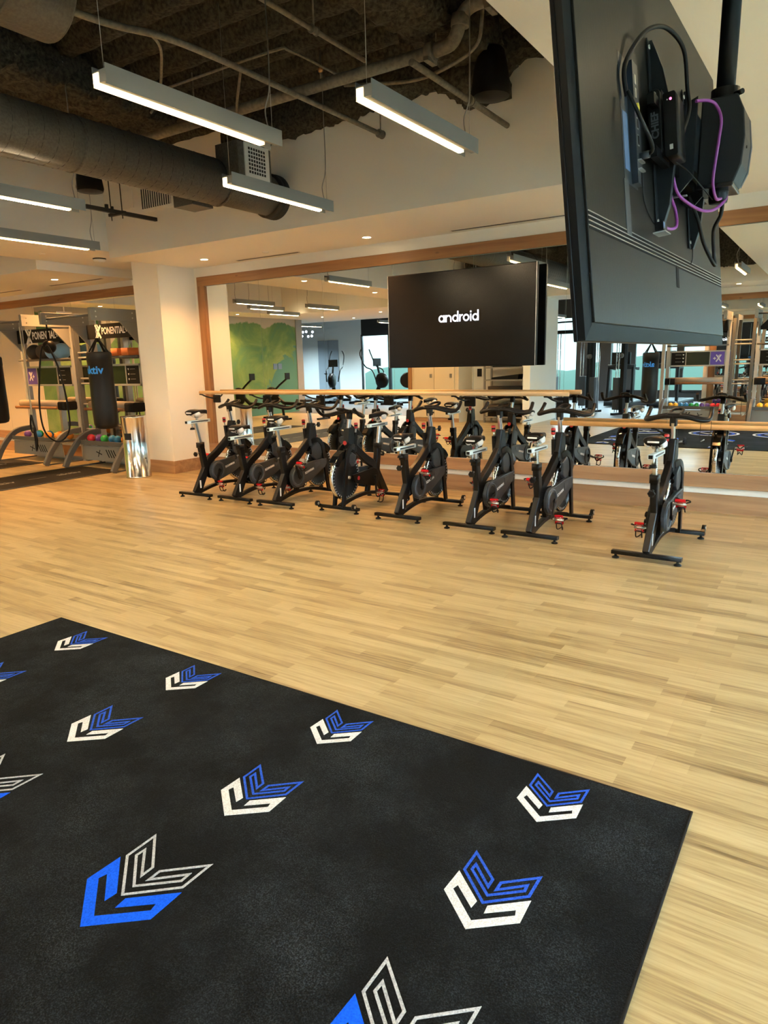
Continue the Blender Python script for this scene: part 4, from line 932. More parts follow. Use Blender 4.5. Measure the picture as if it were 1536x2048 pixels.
# ------------------------------------------------------------------ training racks
def xponential(mb, M, s, m='print_white'):
    # big X then condensed lettering
    ribbon(mb, [(-4.6*s, 1.25*s), (-3.1*s, -1.25*s)], 0.42*s, m, M); ribbon(mb, [(-4.0*s, 1.25*s), (-3.55*s, 0.5*s)], 0.22*s, m, M)
    ribbon(mb, [(-3.0*s, 1.1*s), (-4.7*s, -1.3*s)], 0.38*s, m, M); ribbon(mb, [(-3.75*s, -0.6*s), (-4.15*s, -1.3*s)], 0.22*s, m, M)
    add_text(mb, 'PONENTIAL+', 1.75*s, m, M @ Matrix.Translation((1.05*s, 0, 0)), bold=0.035*s, sx=0.74, extr=0.0006)
def xplus(mb, M, s, m='print_white'):
    ribbon(mb, [(-1.0*s, 1.0*s), (0.25*s, -1.0*s)], 0.36*s, m, M); ribbon(mb, [(0.3*s, 1.0*s), (-1.05*s, -1.0*s)], 0.32*s, m, M)
    ribbon(mb, [(-0.55*s, 1.0*s), (-0.2*s, 0.45*s)], 0.16*s, m, M); ribbon(mb, [(0.3*s, -0.05*s), (1.1*s, -0.05*s)], 0.24*s, m, M); ribbon(mb, [(0.7*s, 0.35*s), (0.7*s, -0.45*s)], 0.24*s, m, M)
def rack(name_label, loc, width, fwd, parts):
    """one training rack bay: local x 0..width, back at y=0, reaching towards -y*fwd"""
    r = empty('training_rack', loc, 0 if fwd > 0 else PI, name_label, 'training rack')
    Hh = 2.33; wd = width
    for x in (0.035, wd-0.035):
        MB().bb((x-0.035, -0.05, 0.0), (x+0.035, 0.05, Hh), 'rig_silver').build('upright', r, bevel=0.004)
        MB().bb((x-0.03, -0.83, Hh-0.17), (x+0.03, -0.05, Hh), 'rig_grey').build('overhead_beam', r, bevel=0.003)
        MB().prism([(-0.05, Hh-0.17), (-0.36, Hh-0.17), (-0.05, Hh-0.50)], x-0.012, x+0.012, 'rig_grey').build('gusset_plate', r)
        # curved front leg
        MB().beam([(x, -0.02, 0.52), (x, -0.25, 0.50), (x, -0.42, 0.42), (x, -0.60, 0.22), (x, -0.72, 0.015)], 0.06, 0.085, 'rig_dark', smooth_path=5).build('curved_leg', r)
        bo = MB()
        for (yy, zz) in ((-0.75, Hh-0.05), (-0.75, Hh-0.12), (-0.15, Hh-0.05), (-0.15, Hh-0.12)): bo.cyl((x-0.033, yy, zz), (x+0.033, yy, zz), 0.011, 'steel', n=10)
        bo.build('bolt', r)
    MB().cyl((0.03, -0.74, Hh-0.09), (wd-0.03, -0.74, Hh-0.09), 0.016, 'rig_dark', n=12).build('pull_up_bar', r)
    # sign
    sg = MB().prism([(0.06, 1.95), (wd-0.06, 1.95), (wd-0.06, 2.02), (wd-0.20, 2.17), (0.06, 2.17)], -0.10, -0.085, 'sign_black', fn=lambda a, b, w: (a, w, b)).build('sign_board', r)
    tx = MB(); xponential(tx, frame_m((wd*0.52, -0.102, 2.06), (1, 0, 0), (0, 0, 1)), wd*0.064); tx.build('lettering', sg)
    # ball shelf, display panel, padded shelf
    MB().cyl((0.02, -0.10, 1.67), (wd-0.02, -0.10, 1.67), 0.018, 'rig_dark', n=12).cyl((0.02, 0.06, 1.67), (wd-0.02, 0.06, 1.67), 0.018, 'rig_dark', n=12).build('ball_rail', r)
    pf = MB().bb((0.07, -0.06, 1.235), (wd-0.07, -0.03, 1.265), 'rig_silver').bb((0.07, -0.06, 1.535), (wd-0.07, -0.03, 1.565), 'rig_silver').bb((0.07, -0.06, 1.235), (0.09, -0.03, 1.565), 'rig_silver').bb((wd-0.09, -0.06, 1.235), (wd-0.07, -0.03, 1.565), 'rig_silver')
    f1 = 0.07+(wd-0.14)*0.27; f2 = 0.07+(wd-0.14)*0.70
    pf.bb((f1-.008, -0.06, 1.265), (f1+.008, -0.03, 1.535), 'rig_silver').bb((f2-.008, -0.06, 1.265), (f2+.008, -0.03, 1.535), 'rig_silver')
    pf = pf.build('panel_frame', r)
    p = MB().bb((0.09, -0.05, 1.265), (f1-.008, -0.042, 1.535), 'sign_purple').build('purple_panel', pf); p['label'] = 'purple panel with a white X and plus'
    MB().bb((f1+.008, -0.05, 1.265), (f2-.008, -0.042, 1.535), 'sign_green').build('dark_screen', pf)
    MB().bb((f2+.008, -0.05, 1.265), (wd-.09, -0.042, 1.535), 'sign_black').build('instruction_panel', pf)
    tx = MB(); xplus(tx, frame_m(((0.09+f1)/2, -0.051, 1.40), (1, 0, 0), (0, 0, 1)), 0.072)
    for k in range(3):
        zz = 1.335+k*0.075; x0 = f2+0.055; M = frame_m((x0, -0.051, zz), (1, 0, 0), (0, 0, 1))
        tx.add([M @ V(q) for q in ((0, -0.018, 0), (0.016, 0.004, 0), (0.010, 0.014, 0), (0, 0.008, 0), (-0.010, 0.014, 0), (-0.016, 0.004, 0))], [(0, 1, 2, 3), (0, 3, 4, 5)], 'print_white')
        ribbon(tx, [(0.04, 0), (0.16, 0)], 0.005, 'rig_silver', M, 0.0005)
    tx.build('printed_symbol', pf)
    MB().rbox((wd/2, -0.16, 0.945), (wd-0.16, 0.16, 0.12), 0.055, 'upholstery', 0, 6).build('padded_roll', r)
    MB().cyl((0.04, -0.27, 0.885), (wd-0.25, -0.27, 0.885), 0.024, 'oak', n=14).build('wooden_bar', r)
    MB().rbox((wd-0.14, -0.16, 0.92), (0.20, 0.22, 0.14), 0.03, 'black_matte', 0, 4).build('bar_holder', r)
    # dumbbell ball tray
    MB().bb((0.06, -0.42, 0.34), (wd-0.06, -0.05, 0.37), 'rig_dark').bb((0.06, -0.43, 0.34), (wd-0.06, -0.415, 0.41), 'rig_dark').build('ball_tray', r, bevel=0.003)
    ap = MB().prism([(0.02, 0.10), (wd-0.02, 0.10), (wd-0.06, 0.33), (0.06, 0.33)], -0.40, -0.385, 'rig_grey', fn=lambda a, b, w: (a, w, b)).build('apron_plate', r)
    tx = MB(); M = frame_m((wd*0.55, -0.401, 0.22), (1, 0, 0), (0, 0, 1))
    for k in range(4): ribbon(tx, [(k*0.06-0.05, 0.06), (k*0.06+0.02, -0.06)], 0.022, 'sign_black', M, 0.0005)
    ribbon(tx, [(-0.30, 0.02), (-0.16, -0.02)], 0.016, 'sign_black', M, 0.0005); ribbon(tx, [(-0.26, -0.06), (-0.20, 0.05)], 0.016, 'sign_black', M, 0.0005); tx.build('stamped_mark', ap)
    MB().bb((0.05, -0.05, 0.0), (wd-0.05, 0.05, 0.05), 'rig_grey').bb((0.05, -0.70, 0.0), (0.09, 0.05, 0.02), 'rig_dark').bb((wd-0.09, -0.70, 0.0), (wd-0.05, 0.05, 0.02), 'rig_dark').build('floor_frame', r)
    return r
def ladder(label, loc, wd, fwd):
    r = empty('climbing_ladder', loc, 0 if fwd > 0 else PI, label, 'wall ladder')
    for x in (0.03, wd-0.03): MB().bb((x-0.03, -0.045, 0), (x+0.03, 0.045, 2.2), 'rig_dark').build('side_rail', r, bevel=0.003)
    for k, z in enumerate((0.45, 0.53, 0.86, 0.94, 1.27, 1.35, 1.68, 1.76)): MB().cyl((0.03, 0, z), (wd-0.03, 0, z), 0.014, 'rig_silver', n=10).build('rung', r)
    return r
RK = 6.86
rack('training rack behind the black heavy bag, next to the steel waste bin', (-10.02, RK, 0), 1.27, 1, 0)
rack('training rack with a hanging band loop at the left photo edge', (-12.0, RK, 0), 1.52, 1, 0)
ladder('narrow steel ladder between the two left training racks', (-10.46, RK, 0), 0.42, 1)
rack('reflected training rack right of the television back, with the purple panel', (-2.03, -2.10, 0), 1.25, -1, 0)
rack('reflected training rack at the right edge of the mirror', (-0.25, -2.10, 0), 1.30, -1, 0)
ladder('reflected steel ladder between the two racks behind the camera', (-1.57, -2.10, 0), 0.44, -1)
def heavy_bag(loc, label, word=True, facing=0.0, top=2.16):
    r = empty('heavy_bag', loc, 0, label, 'punching bag', None); R0 = 0.165
    MB().lathe([(0.0001, 0.0), (0.10, 0.0), (0.145, 0.02), (0.163, 0.07), (R0+0.004, 0.3), (R0, 0.55), (R0, 0.93), (R0+0.004, 0.935), (R0+0.004, 1.05), (0.158, 1.07), (0.0001, 1.075)], (0, 0, 0), 'bag_vinyl', 40).build('body', r)
    st = MB()
    for k in range(4):
        a = k*PI/2+0.4; p = (0.155*math.cos(a), 0.155*math.sin(a), 1.0); q = (0.01*math.cos(a), 0.01*math.sin(a), 1.26)
        st.beam([p, (0.15*math.cos(a), 0.15*math.sin(a), 1.07), q], 0.035, 0.006, 'black_rubber', side=(-math.sin(a), math.cos(a), 0))
    st.build('strap', r)
    ch = MB(); z = 1.25; k = 0
    while z < top-loc[2]-0.01:
        M = Matrix.Translation((0, 0, z+0.016)) @ Matrix.Rotation(PI/2*(k % 2), 4, 'Z')
        a0 = len(ch.v); ch.tube([(0.009*math.cos(t*PI/5), 0, 0.018*math.sin(t*PI/5)) for t in range(10)], 0.0032, 'steel', 6, 0, False, True); ch.xf(M, a0)
        z += 0.026; k += 1
    ch.build('chain', r)
    if word:
        tx = MB(); vs, fs = text_verts('aktiv', 0.150, 0.004, 0.0008)
        R1 = R0+0.002; out = []
        for p in vs:
            a = facing+p[0]/R1; out.append(((R1+p[2])*math.cos(a), (R1+p[2])*math.sin(a), 0.82+p[1]))
        tx.add(out, fs, 'bag_blue'); tx.build('lettering', r)['label'] = 'blue lettering on the bag'
    return r
heavy_bag((-8.77, 6.10, 0.66), 'black heavy bag with blue lettering hanging in front of the steel waste bin', True, math.radians(-72))
heavy_bag((-11.62, 6.08, 0.66), 'black heavy bag cut off by the left edge of the photo', False)
heavy_bag((-3.45, -1.35, 0.48), 'reflected black heavy bag hanging below the television back', True, math.radians(100))
hb_ = empty('bag_gantry', (-3.45, -1.35, 0), 0, 'steel beam carrying the reflected heavy bag', 'steel frame')
MB().bb((-0.03, -1.2, 2.16), (0.03, 0.06, 2.33), 'rig_grey').build('overhead_beam', hb_, bevel=0.003)
MB().bb((-0.035, -1.27, 0), (0.035, -1.2, 2.33), 'rig_silver').build('upright', hb_, bevel=0.003)
# balls on the trays
def ball(x, y, z, rad, m, label, group, cat='ball'):
    o = MB().sph((0, 0, 0), rad, m, 20).build('weight_ball', loc=(x, y, z)); tag(o, label, cat, group); return o
seq = [('ball_red', 'red'), ('ball_purple', 'dark purple'), ('ball_green', 'green'), ('ball_blue', 'blue'), ('ball_blue', 'deep blue'), ('ball_orange', 'orange'), ('ball_orange', 'orange')]
bx = [-9.86, -9.70, -9.52, -9.36, -9.20, -9.05, -8.90]
for k, (m, c) in enumerate(seq): ball(bx[k], 6.56+0.03*(k % 2), 0.37+0.062, 0.062, m, ('%s weight ball on the tray behind the heavy bag, %s from left' % (c, ['first', 'second', 'third', 'fourth', 'fifth', 'sixth', 'seventh'][k])), 'weight balls on the right tray')
seq = [('ball_purple', 'dark'), ('ball_green', 'green'), ('ball_blue', 'blue'), ('ball_blue', 'blue'), ('ball_orange', 'orange'), ('ball_orange', 'orange'), ('ball_orange', 'orange'), ('ball_orange', 'orange')]
bx = [-11.66, -11.50, -11.35, -11.20, -11.05, -10.90, -10.76, -10.62]
for k, (m, c) in enumerate(seq): ball(bx[k], 6.56+0.12*(k % 2), 0.37+0.062+0.03*(k % 2)*0, 0.062, m, '%s weight ball on the tray of the left rack, %s from left' % (c, ['first', 'second', 'third', 'fourth', 'fifth', 'sixth', 'seventh', 'eighth'][k]), 'weight balls on the left tray')
cols = ['ball_red', 'ball_red', 'ball_purple', 'ball_purple', 'ball_green', 'ball_green', 'ball_blue', 'ball_blue', 'ball_yellow', 'ball_yellow']
nm = ['red', 'red', 'purple', 'purple', 'green', 'green', 'blue', 'blue', 'yellow', 'yellow']
for k in range(10): ball(-2.14-0.105*k, -1.80, 0.37+0.052, 0.052, cols[k], '%s weight ball in the reflected rack below the television, %d%s from right' % (nm[k], k+1, ['st', 'nd', 'rd'][k] if k < 3 else 'th'), 'reflected weight balls')
for k in range(5): ball(-1.36+0.14*k, -1.80, 0.37+0.06, 0.06, 'ball_yellow', 'yellow weight ball on the rightmost reflected tray, %s from left' % ['first', 'second', 'third', 'fourth', 'fifth'][k], 'yellow reflected weight balls')
for k, (x, m, l) in enumerate(((-11.60, 'med_ball', 'black medicine ball on the upper rail of the left rack, leftmost'), (-11.33, 'med_ball', 'brown black medicine ball on the upper rail of the left rack, second'), (-11.06, 'med_ball_blue', 'light blue medicine ball on the upper rail of the left rack'), (-10.80, 'med_ball_blue', 'light blue medicine ball on the upper rail, right one'))):
    ball(x, 6.84, 1.685+0.115, 0.13, m, l, 'medicine balls on the left rack', 'medicine ball')
b_ = MB().rbox((0, 0, 0), (0.16, 0.22, 0.11), 0.01, 'block_orange').build('yoga_block', loc=(-9.30, 6.84, 1.743)); tag(b_, 'orange brown foam block on the upper rail behind the heavy bag, left of two', 'yoga block', 'foam blocks on the right rack')
b2_ = b_.copy(); C.objects.link(b2_); b2_.location = (-9.05, 6.84, 1.743); b2_['label'] = 'orange brown foam block on the upper rail beside the column, right of two'
# rope ball and band hanging in the left bay
r = empty('suspension_ball', (-9.985, 6.12, 1.84), 0, 'black anchor ball hanging on a strap from the bar of the left rack', 'exercise ball')
MB().sph((0, 0, 0), 0.10, 'black_rubber', 20).build('ball', r)
MB().cyl((0, 0, 0.09), (0, 0, 0.40), 0.012, 'black_rubber', n=8).build('strap', r)
lp = MB().tube([(0.0, 0, 0.9), (0.05, 0, 0.9), (0.17, 0, 0.55), (0.23, 0, 0.0), (0.20, 0, -0.35), (0.02, 0, -0.50), (-0.16, 0, -0.36), (-0.20, 0, 0.0), (-0.14, 0, 0.5), (-0.06, 0, 0.88)], 0.013, 'black_rubber', 8, 6, False, True).build('resistance_band', loc=(-9.94, 6.03, 0.93)); tag(lp, 'long black resistance band hanging as a loop in the left rack', 'resistance band')
lp.rotation_euler = (0, 0, math.radians(33))
r = empty('suspension_trainer', (-10.75, 6.14, 2.16), 0, 'grey suspension straps with black handles hanging at the left rack', 'suspension trainer')
MB().beam([(0, 0, 0), (0.03, 0.0, -1.35)], 0.035, 0.006, 'rig_silver').beam([(0.03, 0.02, 0), (-0.02, 0.02, -1.3)], 0.03, 0.006, 'rig_silver').build('strap', r)
MB().tube([(0, 0, -1.35), (-0.05, 0, -1.5), (-0.05, 0.01, -1.62), (0.05, 0.01, -1.62), (0.04, 0, -1.5), (0, 0, -1.35)], 0.014, 'black_rubber', 8, 3).tube([(0.03, 0, -1.55), (0.0, 0.02, -1.75), (0.03, 0.0, -1.92), (0.08, 0, -1.75), (0.04, 0, -1.55)], 0.016, 'black_rubber', 8, 3).build('handle', r)
# floor mats with printed word marks
def floor_mat(label, x0, x1, y0, y1):
    r = empty('floor_mat', ((x0+x1)/2, (y0+y1)/2, 0), 0, label, 'floor mat'); a, b = (x1-x0)/2, (y1-y0)/2
    MB().bb((-a, -b, 0), (a, b, 0.008), 'sign_black').build('mat', r)
    MB().bb((a-0.012, -b+.1, 0.008), (a-0.006, b-.25, 0.009), 'rig_silver').build('edge_line', r)
    tx = MB(); y = b-0.55
    while y > -b+0.3:
        add_text(tx, 'aktiv', 0.20, 'rig_grey', frame_m((0.05, y, 0.008), (0, 1, 0), (-1, 0, 0)), bold=0.003, extr=0.0004)
        ribbon(tx, [(-0.35, 0), (-0.62, 0)], 0.02, 'rig_grey', frame_m((0.05, y, 0.0084), (0, 1, 0), (-1, 0, 0)), 0.0006); y -= 1.0
    tx.build('printed_mark', r)
floor_mat('long printed black floor mat in front of the rack by the waste bin', -9.98, -8.88, 1.2, 6.36)
floor_mat('second black floor mat in front of the leftmost rack', -12.0, -10.92, 1.2, 6.36)

# ================================================================== indoor bikes
def smooth_ring(c, n=14): return [(c[0]*math.cos(2*PI*i/n), c[1]*math.sin(2*PI*i/n)) for i in range(n)]
def make_bike():
    r = empty('indoor_bike', (0, 0, 0), 0, 'x', 'exercise bike')
    B = 'black_satin'
    fr = MB()
    # rear strut, seat tube, spine
    fr.beam([(0, 0.02, 0.055), (0, 0.19, 0.335)], 0.05, 0.085, B, ws=(0.05, 0.055), hs=(0.11, 0.085))
    fr.beam([(0, 0.185, 0.31), (0, 0.135, 0.60)], 0.055, 0.072, B)
    fr.beam([(0, 0.19, 0.33), (0, 0.26, 0.42), (0, 0.40, 0.50), (0, 0.60, 0.645)], 0.05, 0.085, B, smooth_path=4)
    fr.beam([(0, 0.17, 0.36), (0, 0.28, 0.34), (0, 0.35, 0.28)], 0.05, 0.09, B)
    fr.beam([(0, 0.33, 0.25), (0, 0.37, 0.10)], 0.04, 0.06, B)
    # base arch
    fr.beam([(0, 0.03, 0.055), (0, 0.16, 0.085), (0, 0.36, 0.115), (0, 0.58, 0.11), (0, 0.74, 0.085), (0, 0.87, 0.055)], 0.05, 0.036, B, smooth_path=4)
    # fork: crown and two legs that carry the flywheel
    fr.beam([(0, 0.60, 0.62), (0, 0.66, 0.83)], 0.062, 0.075, B)
    for s in (-1, 1):
        fr.beam([(s*0.030, 0.62, 0.64), (s*0.052, 0.70, 0.655), (s*0.060, 0.77, 0.60), (s*0.060, 0.80, 0.50), (s*0.058, 0.84, 0.25), (s*0.055, 0.88, 0.05)], 0.022, 0.055, B, smooth_path=4)
    fr.build('frame', r, bevel=0.0)
    dc = MB().bb((0.0255, 0.055, 0.11), (0.0262, 0.075, 0.20), 'print_white').build('warning_label', r)
    # label plate on the spine
    MB().beam([(0, 0.50, 0.615), (0, 0.565, 0.662)], 0.042, 0.004, 'steel').build('badge_plate', r)
    # head cover
    hc = MB().prism([(0.575, 0.60), (0.61, 0.58), (0.70, 0.64), (0.725, 0.70), (0.705, 0.84), (0.64, 0.85), (0.605, 0.74)], -0.036, 0.036, 'charcoal_plastic').build('head_cover', r, bevel=0.008)
    MB().cyl((0, 0.735, 0.695), (0, 0.742, 0.695), 0.022, 'red_plastic', n=18).build('round_badge', hc)
    # brake shroud above the wheel
    sh = MB(); N = 12
    for s0, s1, rad in ((-0.044, 0.044, 0.262),):
        prof = [(0.76+rad*math.cos(math.radians(a)), 0.345+rad*math.sin(math.radians(a))*1.08) for a in range(38, 146, 9)]
        inn = [(0.76+(rad-0.07)*math.cos(math.radians(a)), 0.345+(rad-0.07)*math.sin(math.radians(a))*1.08) for a in range(38, 146, 9)]
        sh.prism(prof+inn[::-1], s0, s1, 'black_gloss')
    sh.build('brake_shroud', r, bevel=0.006)
    sp = MB().prism([(0.60, 0.58), (0.70, 0.63), (0.76, 0.60), (0.775, 0.50), (0.74, 0.44), (0.66, 0.43), (0.61, 0.47)], 0.030, 0.060, 'guard_grey').prism([(0.62, 0.56), (0.70, 0.60), (0.745, 0.575), (0.755, 0.50), (0.72, 0.455), (0.66, 0.45)], -0.058, -0.030, 'guard_grey')
    sp.build('brake_housing', r, bevel=0.006)
    # flywheel
    fw = MB().lathe([(0.0001, -0.014), (0.06, -0.014), (0.07, -0.010), (0.20, -0.010), (0.205, -0.016), (0.232, -0.018), (0.236, -0.014), (0.236, 0.014), (0.232, 0.018), (0.205, 0.016), (0.20, 0.010), (0.07, 0.010), (0.06, 0.014), (0.0001, 0.014)], (0, 0, 0), 'wheel_face', 56, 0)
    fwo = fw.build('flywheel', r, loc=(0, 0.76, 0.345))
    MB().lathe([(0.224, -0.0192), (0.2335, -0.0192), (0.238, -0.015), (0.238, 0.015), (0.2335, 0.0192), (0.224, 0.0192)], (0, 0, 0), 'chrome', 56, 0).build('polished_rim', fwo)
    tk = MB()
    for k in range(40):
        a = 2*PI*k/40; R_ = Matrix.Rotation(a, 4, 'X')
        for s in (-1, 1): a0 = len(tk.v); tk.bb((s*0.0165, -0.0026, 0.203), (s*0.0188, 0.0026, 0.218), 'print_white'); tk.xf(R_, a0)
    tk.build('rim_mark', fwo)
    MB().cyl((-0.066, 0.76, 0.345), (0.066, 0.76, 0.345), 0.016, 'steel', n=14).build('axle', r)
    # chain guard on the right side
    g = MB(); cy_, cz_ = 0.315, 0.285
    up = [(cy_+0.118*math.cos(math.radians(a)), cz_+0.118*math.sin(math.radians(a))) for a in range(75, 286, 14)]
    poly = up+[(0.56, 0.225), (0.80, 0.33), (0.835, 0.37), (0.835, 0.43), (0.60, 0.425), (0.44, 0.405)]
    g.prism(poly, 0.040, 0.074, 'guard_grey'); g = g.build('chain_guard', r, bevel=0.006)
    MB().prism([(0.60, 0.40), (0.70, 0.405), (0.705, 0.375), (0.62, 0.33)], 0.0741, 0.0765, 'charcoal_light').build('vent_insert', g)
    MB().lathe([(0.080, 0.074), (0.082, 0.084), (0.100, 0.086), (0.106, 0.078), (0.106, 0.074)], (0, cy_, cz_), 'charcoal_light', 40, 0).build('crank_ring', g)
    tx = MB(); add_text(tx, 'SCHWINN', 0.034, 'print_white', frame_m((0.0742, 0.515, 0.325), (0, 1, 0.22), (0, -0.22, 1)), bold=0.0012, extr=0.0008); tx.build('lettering', g)
    gl = MB(); gl.prism([(cy_+0.10*math.cos(math.radians(a)), cz_+0.10*math.sin(math.radians(a))) for a in range(90, 271, 15)]+[(0.66, 0.27), (0.70, 0.36)], -0.062, -0.040, 'black_satin'); gl = gl.build('inner_guard', r, bevel=0.005)
    MB().cyl((-0.0625, 0.60, 0.315), (-0.064, 0.60, 0.315), 0.022, 'red_plastic', n=18).build('round_badge', gl)
    # stabilisers
    for (yy, nm_) in ((0.0, 'rear'), (0.885, 'front')):
        s = MB().rbox((0, yy, 0.047), (0.50, 0.052, 0.030), 0.006, B, 0, 3).build('stabilizer', r)
        for sx_ in (-1, 1):
            MB().lathe([(0.0001, 0.0), (0.026, 0.0), (0.028, 0.006), (0.018, 0.014), (0.010, 0.016), (0.010, 0.034)], (sx_*0.222, yy, 0), 'black_rubber', 18).build('levelling_foot', s)
        if nm_ == 'front':
            for sx_ in (-1, 1):
                wq = MB(); x0 = sx_*0.232
                wq.beam([(x0, yy+0.005, 0.055), (x0, yy+0.045, 0.075)], 0.034, 0.022, 'black_satin'); wq.cyl((x0-0.014, yy+0.055, 0.082), (x0+0.014, yy+0.055, 0.082), 0.027, 'black_rubber', n=20); wq.cyl((x0-0.017, yy+0.055, 0.082), (x0+0.017, yy+0.055, 0.082), 0.015, 'steel', n=14)
                wq.build('transport_wheel', s)
    # seat tube collar and knob
    MB().rbox((0, 0.133, 0.605), (0.066, 0.082, 0.06), 0.012, 'black_satin', 2).build('tube_collar', r)
    kb = MB(); kb.cyl((0, 0.10, 0.52), (0, 0.055, 0.505), 0.008, 'steel', n=10)
    for k in range(6):
        a = 2*PI*k/6; kb.sph((0.017*math.cos(a), 0.048, 0.505+0.017*math.sin(a)), 0.0125, 'black_rubber', 10)
    kb.cyl((0, 0.058, 0.506), (0, 0.036, 0.503), 0.022, 'black_rubber', n=16); kb.build('adjustment_knob', r)
    kb = MB(); kb.cyl((0.03, 0.69, 0.815), (0.075, 0.705, 0.825), 0.008, 'steel', n=10); kb.cyl((0.070, 0.703, 0.824), (0.088, 0.709, 0.828), 0.024, 'black_rubber', n=14)
    for k in range(6):
        a = 2*PI*k/6; kb.sph((0.078, 0.706+0.02*math.cos(a), 0.826+0.02*math.sin(a)), 0.011, 'black_rubber', 10)
    kb.build('adjustment_knob', r)
    # resistance knob
    rk = MB().cyl((-0.028, 0.585, 0.78), (-0.030, 0.578, 0.835), 0.009, 'steel', n=12).lathe([(0.0001, -0.004), (0.016, -0.004), (0.020, 0.010), (0.020, 0.018)], (-0.030, 0.575, 0.835), 'red_plastic', 20)
    rk.lathe([(0.0185, 0.018), (0.0185, 0.034)], (-0.030, 0.575, 0.835), 'black_rubber', 20).lathe([(0.020, 0.034), (0.021, 0.046), (0.016, 0.055), (0.0001, 0.056)], (-0.030, 0.575, 0.835), 'red_plastic', 20)
    rk.beam([(-0.03, 0.60, 0.65), (-0.03, 0.585, 0.79)], 0.03, 0.035, 'black_satin'); rk.build('resistance_knob', r)
    # handlebar post and bars
    hb_ = MB().beam([(0, 0.675, 0.80), (0, 0.640, 0.985)], 0.026, 0.045, 'steel').build('handlebar_post', r)
    MB().bb((0.0132, 0.0, 0.0), (0.0136, 0.012, 0.15), 'black_matte').xf(Matrix.Translation((0, 0.6555, 0.84)) @ Matrix.Rotation(0.187, 4, 'X')).build('height_scale', hb_)
    bars = MB().beam([(0, 0.650, 0.96), (0, 0.640, 1.03)], 0.05, 0.055, 'black_rubber')
    for s in (-1, 1):
        bars.tube([(0, 0.625, 1.032), (s*0.06, 0.625, 1.034), (s*0.13, 0.645, 1.020), (s*0.195, 0.675, 1.002), (s*0.232, 0.735, 1.000), (s*0.238, 0.80, 1.018), (s*0.236, 0.85, 1.05), (s*0.232, 0.885, 1.085)], 0.0165, 'black_rubber', 12, 5)
        bars.tube([(0, 0.665, 1.045), (s*0.05, 0.675, 1.046), (s*0.12, 0.70, 1.032), (s*0.19, 0.73, 1.014), (s*0.233, 0.775, 1.008)], 0.0135, 'black_rubber', 10, 5)
        bars.tube([(s*0.03, 0.665, 1.045), (s*0.045, 0.74, 1.058), (s*0.035, 0.80, 1.075), (0, 0.82, 1.08)], 0.012, 'black_rubber', 10, 5)
    bars.rbox((0, 0.655, 1.046), (0.10, 0.085, 0.026), 0.02, 'black_rubber', 2, 4); bars.build('handlebar', r)
    # seat unit: post, slider, saddle  (origin at the tube top so it can be raised)
    su = empty('seat_unit', (0, 0.133, 0.60), 0, parent=r)
    MB().beam([(0, 0.07, -0.34), (0, 0.0, 0.0), (0, -0.022, 0.11)], 0.032, 0.040, 'steel').build('seat_post', r, loc=(0, 0.133, 0.60))
    po = [c for c in bpy.data.objects if c.name.startswith('seat_post') and c.parent == r][0]
    bpy.data.objects.remove(su)
    hl = MB()
    for k in range(6): z = 0.0+0.016*k; hl.cyl((0.0162, 0.006-0.2*z-0.004, z), (0.0165, 0.006-0.2*z-0.004, z), 0.0035, 'black_matte', n=8)
    hl.build('height_hole', po)
    sl = MB().rbox((0, 0.02, 0.125), (0.042, 0.35, 0.036), 0.006, 'slider_aluminium', 1, 3).bb((-0.0145, -0.160, 0.112), (0.0145, -0.154, 0.138), 'black_matte').build('seat_slider', r, loc=(0, 0.133, 0.60))
    MB().bb((0.0212, -0.10, 0.119), (0.0218, 0.16, 0.132), 'charcoal_light').bb((-0.0218, -0.10, 0.119), (-0.0212, 0.16, 0.132), 'charcoal_light').build('scale_strip', sl)
    kb = MB().cyl((0, -0.07, 0.110), (0, -0.07, 0.055), 0.010, 'steel', n=12).cyl((0, -0.07, 0.058), (0, -0.07, 0.040), 0.024, 'black_rubber', n=14).cyl((0, -0.07, 0.045), (0, -0.07, 0.036), 0.030, 'black_rubber', 0.026, n=14).build('slider_knob', sl)
    sd = MB(); rows = []
    stations = [(-0.105, 0.055, 0.000), (-0.10, 0.070, 0.010), (-0.06, 0.080, 0.020), (-0.01, 0.068, 0.020), (0.05, 0.040, 0.012), (0.11, 0.024, 0.008), (0.155, 0.018, 0.004), (0.170, 0.008, 0.0)]
    K = 16; vs = []; fs = []
    for (yy, hw_, tz) in stations:
        for k in range(K):
            a = 2*PI*k/K; x = hw_*math.cos(a)
            z = (0.024*math.sin(a) if math.sin(a) > 0 else 0.034*math.sin(a)*(0.55+0.45*abs(math.cos(a))))
            vs.append((x, yy, 0.222+tz+z))
    n_ = len(stations)
    for i in range(n_-1):
        for k in range(K): fs.append([K*i+k, K*i+(k+1) % K, K*(i+1)+(k+1) % K, K*(i+1)+k])
    fs += [list(range(K)), [K*(n_-1)+k for k in range(K)]]
    sd.add(vs, fs, 'black_satin', True); sdo = sd.build('saddle', r, loc=(0, 0.133, 0.60))
    for s in (-1, 1): MB().sph((s*0.056, -0.030, 0.210), 0.040, 'print_white', 14, (0.60, 1.15, 0.80)).build('side_flash', sdo)
    MB().rbox((0, -0.108, 0.228), (0.08, 0.006, 0.012), 0.002, 'print_white', 1).build('printed_mark', sdo)
